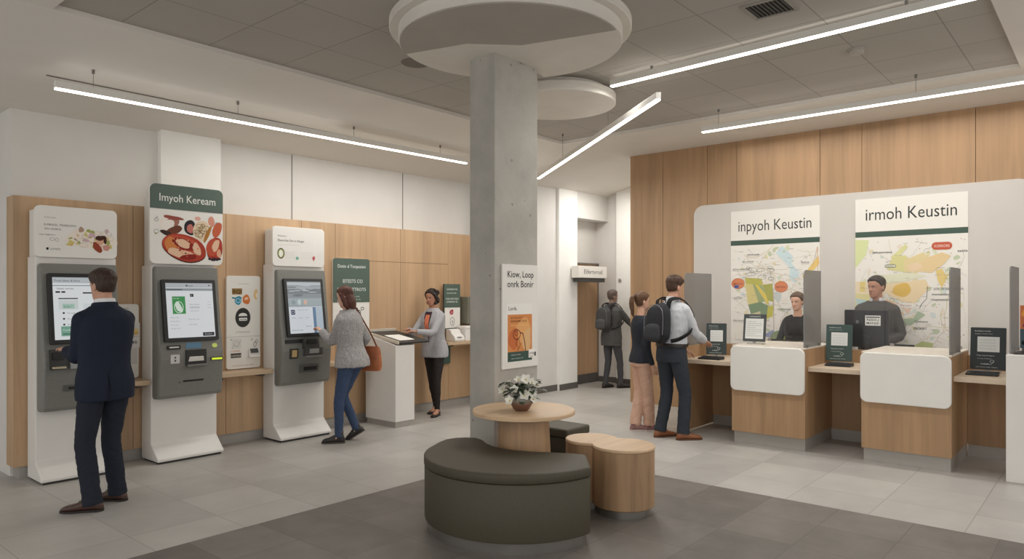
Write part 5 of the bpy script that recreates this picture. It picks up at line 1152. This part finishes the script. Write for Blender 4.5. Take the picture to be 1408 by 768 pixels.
def collar(P, name, mt, r=.066, z0=1.465, z1=1.525, th=.006, par=None, open_=0.5, back=.012):
    """stand collar around the neck, open at the front"""
    k = P['k']; f = .87 if P['fem'] else 1; b = MB(); n = 30; rows = []
    for dr, z in ((0, z0), (-.002, z1), (th-.002, z1+.002), (th+.012, z0+.004)):
        row = []
        for j in range(n+1):
            a = PI/2+open_+(2*PI-2*open_)*j/n; row.append(P['up'](((r+dr)*f*k*math.cos(a), (-.006+(r+dr)*f*math.sin(a))*k, (z-(.012 if math.sin(a) > 0 else -.006)*abs(math.sin(a)))*k)))
        rows.append(row)
    vs = [v for r_ in rows for v in r_]; W = n+1
    F = [(i*W+j, i*W+j+1, (i+1)*W+j+1, (i+1)*W+j) for i in range(3) for j in range(n)]+[(3*W+j, 3*W+j+1, j+1, j) for j in range(n)]+[(0, W, 2*W, 3*W), (n, 3*W+n, 2*W+n, W+n)]
    b.add(vs, F); return b.build(name, mt, par or P['root'], smooth=50, local=True)
def strap_(pts, w, th, nrm):
    """flat webbing along a path"""
    b = MB(); pts = [V(p) for p in pts]; R = []
    for i, p in enumerate(pts):
        t = (pts[min(i+1, len(pts)-1)]-pts[max(i-1, 0)]).normalized(); n = V(nrm(p) if callable(nrm) else nrm); n = (n-t*n.dot(t)).normalized(); s = t.cross(n)
        R.append([p-s*w/2, p+s*w/2, p+s*w/2+n*th, p-s*w/2+n*th])
    b.loft(R); return b
def catmull(pts, m=6):
    pts = [V(p) for p in pts]; out = []
    for i in range(len(pts)-1):
        p0, p1, p2, p3 = pts[max(i-1, 0)], pts[i], pts[i+1], pts[min(i+2, len(pts)-1)]
        for j in range(m):
            t = j/m; out.append(.5*((2*p1)+(p2-p0)*t+(2*p0-5*p1+4*p2-p3)*t*t+(3*p1-p0-3*p2+p3)*t**3))
    return out+[pts[-1]]
def backpack(P, label, rgb, pocket):
    """pack on the wearer's back: rounded bag, front pocket, two straps, zip, top loop"""
    k = P['k']; r = P['root']; M = Matrix.Translation(r.location) @ Matrix.Rotation(r.rotation_euler.z, 4, 'Z')
    up = P['up']; base = M @ up((0, -.20*k, 1.0*k))
    t = thing('backpack', label, 'backpack', base); mt = cloth(rgb, .18, 80)
    def W(x, y, z): return M @ up((x*k, y*k, z*k))
    def bag(x_, ya, yb, z0, z1):
        b = MB(); R = []
        for i in range(15):
            u = i/14; z = lerp(z0, z1, u); e = min(1, max(.12, 1-abs(2*u-1)**5*.85)); w = x_*e*(1-.12*u); y0_ = ya; y1_ = lerp(ya, yb, e*(1-.15*u))
            ring_ = []
            for j in range(24):
                a = 2*PI*j/24; c, s_ = math.cos(a), math.sin(a)
                ring_.append(W(w*math.copysign(abs(c)**.6, c), (y0_+y1_)/2+(y1_-y0_)/2*math.copysign(abs(s_)**.6, s_), z))
            R.append(ring_)
        b.loft(R); return b
    m = bag(.155, -.155, -.31, 1.02, 1.46).build('main_bag', mt, t, smooth=True)
    bag(.115, -.28, -.345, 1.04, 1.24).build('front_pocket', cloth(pocket, .18, 80), t, smooth=True)
    b = MB(); b.tube(catmull([W(-.13, -.295, 1.12), W(-.12, -.295, 1.36), W(0, -.28, 1.435), W(.12, -.295, 1.36), W(.13, -.295, 1.12)]), .004*k, 6); b.build('zip', flat((120, 120, 120), .4, metal=.4), m)
    b = MB(); b.tube(catmull([W(-.03, -.15, 1.455), W(-.025, -.15, 1.495), W(.025, -.15, 1.495), W(.03, -.15, 1.455)]), .006*k, 8); b.build('haul_loop', mt, t, smooth=True)
    for sx in (-1, 1):
        pts = catmull([W(sx*.075, -.16, 1.40), W(sx*.085, -.14, 1.485), W(sx*.10, -.04, 1.508), W(sx*.112, .06, 1.475), W(sx*.125, .15, 1.38), W(sx*.145, .165, 1.28), W(sx*.198, .06, 1.17), W(sx*.188, -.09, 1.09), W(sx*.13, -.165, 1.06)])
        cc = W(0, 0, 1.28); strap_(pts, .05*k, .012, lambda p: p-cc).build('strap', cloth(tuple(int(v*.75) for v in rgb), .15, 90), t, smooth=40)
    return t
SK1, SK2, SK3 = (198, 152, 128), (176, 128, 104), (214, 170, 146)
JS = dict(sleeve=(.064, .068, .060, .054, .050, .043))
# man in the navy suit at the first kiosk
NAVY = cloth((33, 39, 54), .10, 120)
P = person('man in a navy suit standing at the kiosk with the collage header, seen from behind', (2.11, 5.86, 0), 101, 1.79, False, SK1,
    [(2.00, 5.80, 141), (2.23, 5.95, 128)], [('reach', (1.96, 6.20, 1.17), .12), ('reach', (2.20, 6.24, 1.06), .05)], head=(.12, .12), lean=.02,
    top=dict(name='suit_jacket', mat=NAVY, z0=.80, inf=.020, flare=.012, fold=.0035, **JS), low=dict(fit='suit', mat=cloth((38, 42, 52), .1, 120), hem=.035), shoe=dict(style='oxford', rgb=(74, 50, 42)), hair=dict(style='short', rgb=(58, 42, 34), top=.024), voxel=.0055)
collar(P, 'shirt_collar', flat((226, 226, 228), .7), .064, 1.475, 1.535)
collar(P, 'jacket_collar', NAVY, .076, 1.462, 1.508, .010, P['top'])
b = MB(); k = P['k']
b.prism([P['up']((-.062*k, -(interp(TORSO_M, z, 3)+.0225+.012*max(0, 1-(z-.8)/.25))*k, z*k)) for z in (.802, .86, .93, 1.0)]+[P['up']((-.056*k, -(interp(TORSO_M, z, 3)+.0225+.012*max(0, 1-(z-.8)/.25))*k, z*k)) for z in (1.0, .93, .86, .802)], (0, -.003, 0)); b.build('back_vent', flat((16, 19, 28), .9), P['top'], local=True)
# woman in the tweed jacket
P = person('woman in a grey tweed jacket and blue jeans touching a kiosk screen', (4.75, 6.37, 0), 110, 1.69, True, SK3,
    [(4.63, 6.40, 138), (4.90, 6.36, 128, .55)], [('touch', (4.615, 6.70, 1.19), .25), ('reach', (4.90, 6.62, 1.08), .5)], head=(.35, .22), lean=.10, py=-.02,
    top=dict(name='tweed_jacket', mat=cloth((158, 156, 155), .10, 85, fleck=.18), z0=.85, inf=.028, flare=.022, fold=.007, sleeve=(.066, .070, .064, .060, .058, .052)), low=dict(fit='jeans', mat=cloth((62, 77, 104), .16, 90), fold=.005), shoe=dict(style='boot', rgb=(46, 43, 41), sole=(70, 62, 56)), hair=dict(style='bob', rgb=(82, 48, 38)), voxel=.0055)
collar(P, 'jacket_collar', cloth((158, 156, 155), .10, 85, fleck=.18), .068, 1.445, 1.49, .010, P['top'])
def wpt(P, v): return P['root'].location+Matrix.Rotation(P['root'].rotation_euler.z, 3, 'Z') @ V(v)
k = P['k']; sho = wpt(P, P['up']((.135*k, -.01, 1.452*k)))
bc = wpt(P, P['up']((.295*k, -.06, .93*k)))
t = thing('handbag', 'tan leather shoulder bag hanging from the tweed woman\'s shoulder', 'handbag', bc)
hx = Matrix.Rotation(P['root'].rotation_euler.z, 3, 'Z'); fx, fy = hx @ V((1, 0, 0)), hx @ V((0, 1, 0))
b = MB(); R = []
for z, w, d in ((-.155, .10, .03), (-.15, .125, .042), (-.10, .14, .05), (0, .135, .048), (.08, .12, .036), (.115, .105, .022), (.118, .10, .012)):
    R.append([bc+fy*w*math.copysign(abs(math.cos(a))**.6, math.cos(a))+fx*d*math.copysign(abs(math.sin(a))**.6, math.sin(a))+V((0, 0, z)) for a in [2*PI*j/28 for j in range(28)]])
TAN = flat((168, 98, 58), .5, .12, 22); b.loft(R); m = b.build('bag_body', TAN, t, smooth=45)
b = MB(); R = []
for z, w, d in ((-.02, .125, .0505), (.03, .13, .048), (.085, .121, .039), (.12, .106, .024)):
    R.append([bc+fy*w*math.copysign(abs(math.cos(a))**.6, math.cos(a))+fx*(d+.002)*math.copysign(abs(math.sin(a))**.6, math.sin(a))+V((0, 0, z)) for a in [2*PI*j/28 for j in range(28)]])
b.loft(R); b.build('flap', flat((150, 84, 50), .5, .12, 22), t, smooth=45)
pts = catmull([bc+fy*.09+V((0, 0, .10)), lerp(bc+fy*.08, sho, .55)+fx*.05+V((0, 0, .03)), sho+fx*.025+fy*.02+V((0, 0, .0)), sho+V((0, 0, .052)), sho+fx*.02-fy*.03, lerp(bc-fy*.08, sho, .55)+fx*.045-fy*.04, bc-fy*.09+V((0, 0, .10))])
strap_(pts, .018, .005, lambda p: fx+V((0, 0, .3))).build('shoulder_strap', flat((128, 74, 46), .5), t, smooth=40)
# woman in the grey blazer at the lectern
P = person('woman in a light grey blazer and black trousers leaning towards the lectern tray', (6.56, 6.96, 0), 190, 1.67, True, SK2,
    [(6.50, 6.84, 205), (6.66, 7.03, 190)], [('reach', (6.14, 6.86, 1.12), .6), ('reach', (6.13, 6.99, 1.14), .6)], head=(.05, .16), lean=.07,
    top=dict(name='blazer', mat=cloth((166, 165, 168), .06, 100), z0=.80, inf=.022, flare=.010, fold=.004, **JS), low=dict(fit='slim', mat=cloth((44, 40, 39), .1, 100), hem=.0), shoe=dict(style='flat', rgb=(50, 40, 36)), hair=dict(style='wavy', rgb=(44, 34, 32)), voxel=.006)
zl = [1.02+.03*i for i in range(15)]
patch(P, 'blouse', zl, lambda z: (-lerp(.006, .062, sst(1.04, 1.40, z)), lerp(.006, .062, sst(1.04, 1.40, z))), .026, cloth((62, 44, 52), .2, 60))
patch(P, 'neck_scarf', [1.10+.025*i for i in range(13)], lambda z: (-.03*sst(1.08, 1.2, z)-.004, .03*sst(1.08, 1.2, z)+.004), .031, cloth((206, 120, 92), .2, 50))
for sx in (-1, 1): patch(P, 'lapel', zl, lambda z: tuple(sorted((sx*lerp(.006, .058, sst(1.04, 1.40, z)), sx*(lerp(.006, .058, sst(1.04, 1.40, z))+.05*sst(1.03, 1.28, z)+.004)))), .028, cloth((160, 159, 163), .06, 100), P['top'])
# man with the backpack
P = person('man in a pale grey shirt wearing a black backpack at the low desk', (7.17, 3.79, 0), -14, 1.80, False, SK1,
    [(7.17, 3.93, -28), (7.19, 3.66, -42)], [('reach', (7.40, 3.76, .99), .4), ('reach', (7.545, 3.575, 1.075), .5)], head=(-.12, .16), lean=.05,
    top=dict(name='shirt', mat=cloth((196, 198, 202), .05, 70), z0=1.018, inf=.014, flare=0, fold=.006, sleeve=(.060, .064, .056, .050, .048, .038)), low=dict(fit='suit', mat=cloth((52, 56, 63), .12, 100), hem=.015, top=1.04, belt=True), shoe=dict(style='oxford', rgb=(138, 86, 54), sole=(90, 58, 40), lace=(90, 56, 36)), hair=dict(style='short', rgb=(70, 50, 38), top=.028), voxel=.0055)
collar(P, 'shirt_collar', cloth((204, 206, 210), .05, 70), .064, 1.465, 1.525, .006, P['top'])
backpack(P, 'black backpack worn by the man in the pale grey shirt', (46, 47, 50), (58, 59, 62))
# girl with the ponytail
P = person('young woman with a ponytail, black top and pink trousers, half behind the backpack man', (7.34, 4.27, 0), -40, 1.62, True, SK3,
    [(7.30, 4.33, -46), (7.40, 4.20, -40)], [('hang', .02), ('hang', .03)], head=(.1, .08),
    top=dict(name='black_top', mat=cloth((44, 47, 54), .1, 100), z0=.87, z1=1.46, inf=.014, flare=.006, fold=.004, sleeve=(.058, .062, .054, .048, .044, .036)), low=dict(fit='wide', mat=cloth((204, 166, 144), .1, 60), hem=.004, fold=.005), shoe=dict(style='sneaker', rgb=(150, 112, 108), sole=(206, 190, 184), lace=(190, 170, 166)), hair=dict(style='pony', rgb=(92, 66, 48)), voxel=.006)
# man walking past the corridor door
P = person('man in dark grey clothes walking past the oak corridor door', (10.35, 6.60, 0), -8, 1.66, False, (150, 124, 110),
    [(10.28, 6.68, -10), (10.42, 6.46, -30)], [('hang', .10), ('reach', (10.74, 6.33, .98), .4)], head=(-.35, .05), lean=.03,
    top=dict(name='coat', mat=cloth((84, 84, 84), .08, 60), z0=.76, inf=.022, flare=.014, fold=.006, **JS), low=dict(fit='jeans', mat=cloth((76, 77, 80), .08, 60)), shoe=dict(style='oxford', rgb=(54, 50, 48)), hair=dict(style='short', rgb=(96, 84, 76)), voxel=.007)
backpack(P, 'dark grey backpack worn by the man walking past the corridor door', (74, 74, 75), (80, 80, 81))
# staff behind the counters
P = person('woman in dark clothes standing behind the counter glass in front of a map', (8.87, 2.99, 0), 186, 1.62, True, SK3,
    [(8.87, 2.90, 186), (8.87, 3.08, 186)], [('reach', (8.66, 2.90, 1.02), .6), ('reach', (8.66, 3.09, 1.02), .6)], head=(-.3, .18),
    top=dict(name='dark_top', mat=cloth((46, 46, 47), .1, 90), z0=.84, z1=1.435, inf=.014, fold=.004, sleeve=(.058, .062, .054, .048, .044, .036)), low=dict(fit='slim', mat=cloth((44, 44, 46), .1, 90)), shoe=dict(style='flat', rgb=(40, 38, 36)), hair=dict(style='back', rgb=(96, 76, 62)), voxel=.007)
P = person('clerk with short dark hair in a dark jumper behind the computer monitor', (8.88, 2.11, 0), 182, 1.80, False, SK2,
    [(8.88, 2.00, 178), (8.88, 2.22, 186)], [('reach', (8.70, 2.0, 1.07), .6), ('reach', (8.70, 2.22, 1.07), .6)], head=(-.55, .08),
    top=dict(name='dark_jumper', mat=cloth((74, 71, 68), .05, 60), z0=.84, inf=.016, fold=.005, sleeve=(.062, .066, .058, .052, .050, .044)), low=dict(fit='suit', mat=cloth((44, 44, 46), .1, 90)), shoe=dict(style='oxford', rgb=(40, 36, 34)), hair=dict(style='short', rgb=(46, 37, 32)), voxel=.007)
collar(P, 'shirt_collar', flat((190, 190, 192), .7), .062, 1.475, 1.525)

# ================================================================== CAMERA, LIGHT
cam = bpy.data.cameras.new('camera'); co = bpy.data.objects.new('camera', cam); COL.objects.link(co)
cam.sensor_width = 36; cam.lens = 980/1408*36; cam.shift_y = 18/1408; cam.clip_start = .05
co.location = (0, 0, 1.62); co.rotation_euler = (PI/2, 0, math.atan2(FWD.y, FWD.x)-PI/2)
bpy.context.scene.camera = co
def area(name, loc, rot, sx, sy, e, col=(1, .975, .93)):
    ld = bpy.data.lights.new(name, 'AREA'); ld.shape = 'RECTANGLE'; ld.size = sx; ld.size_y = sy; ld.energy = e; ld.color = col
    o = bpy.data.objects.new(name, ld); COL.objects.link(o); o.location = loc; o.rotation_euler = rot; o['kind'] = 'helper'; return o
area('fill_behind_camera', (-.8, -.2, 3.6), (0, 0, 0), 3.0, 3.0, 70)  # added fill light out of view, no real panel there
area('corridor_fill', (9.9, 6.2, 3.4), (0, 0, 0), .6, .6, 26)  # added light to brighten the door and corridor end
area('staff_area_light', (8.75, 2.2, 3.58), (0, 0, 0), .4, 3.5, 16)  # area light above the staff aisle, no fixture modelled
w = bpy.data.worlds.new('surroundings'); bpy.context.scene.world = w; w.use_nodes = True
bg = w.node_tree.nodes['Background']; bg.inputs['Color'].default_value = (1, .99, .975, 1); bg.inputs['Strength'].default_value = 1.15
sc = bpy.context.scene
sc.view_settings.view_transform = 'Standard'; sc.view_settings.look = 'None'; sc.view_settings.exposure = 0; sc.view_settings.gamma = 1
sc.cycles.max_bounces = 10; sc.cycles.diffuse_bounces = 5; sc.cycles.transparent_max_bounces = 16; sc.cycles.sample_clamp_indirect = 6
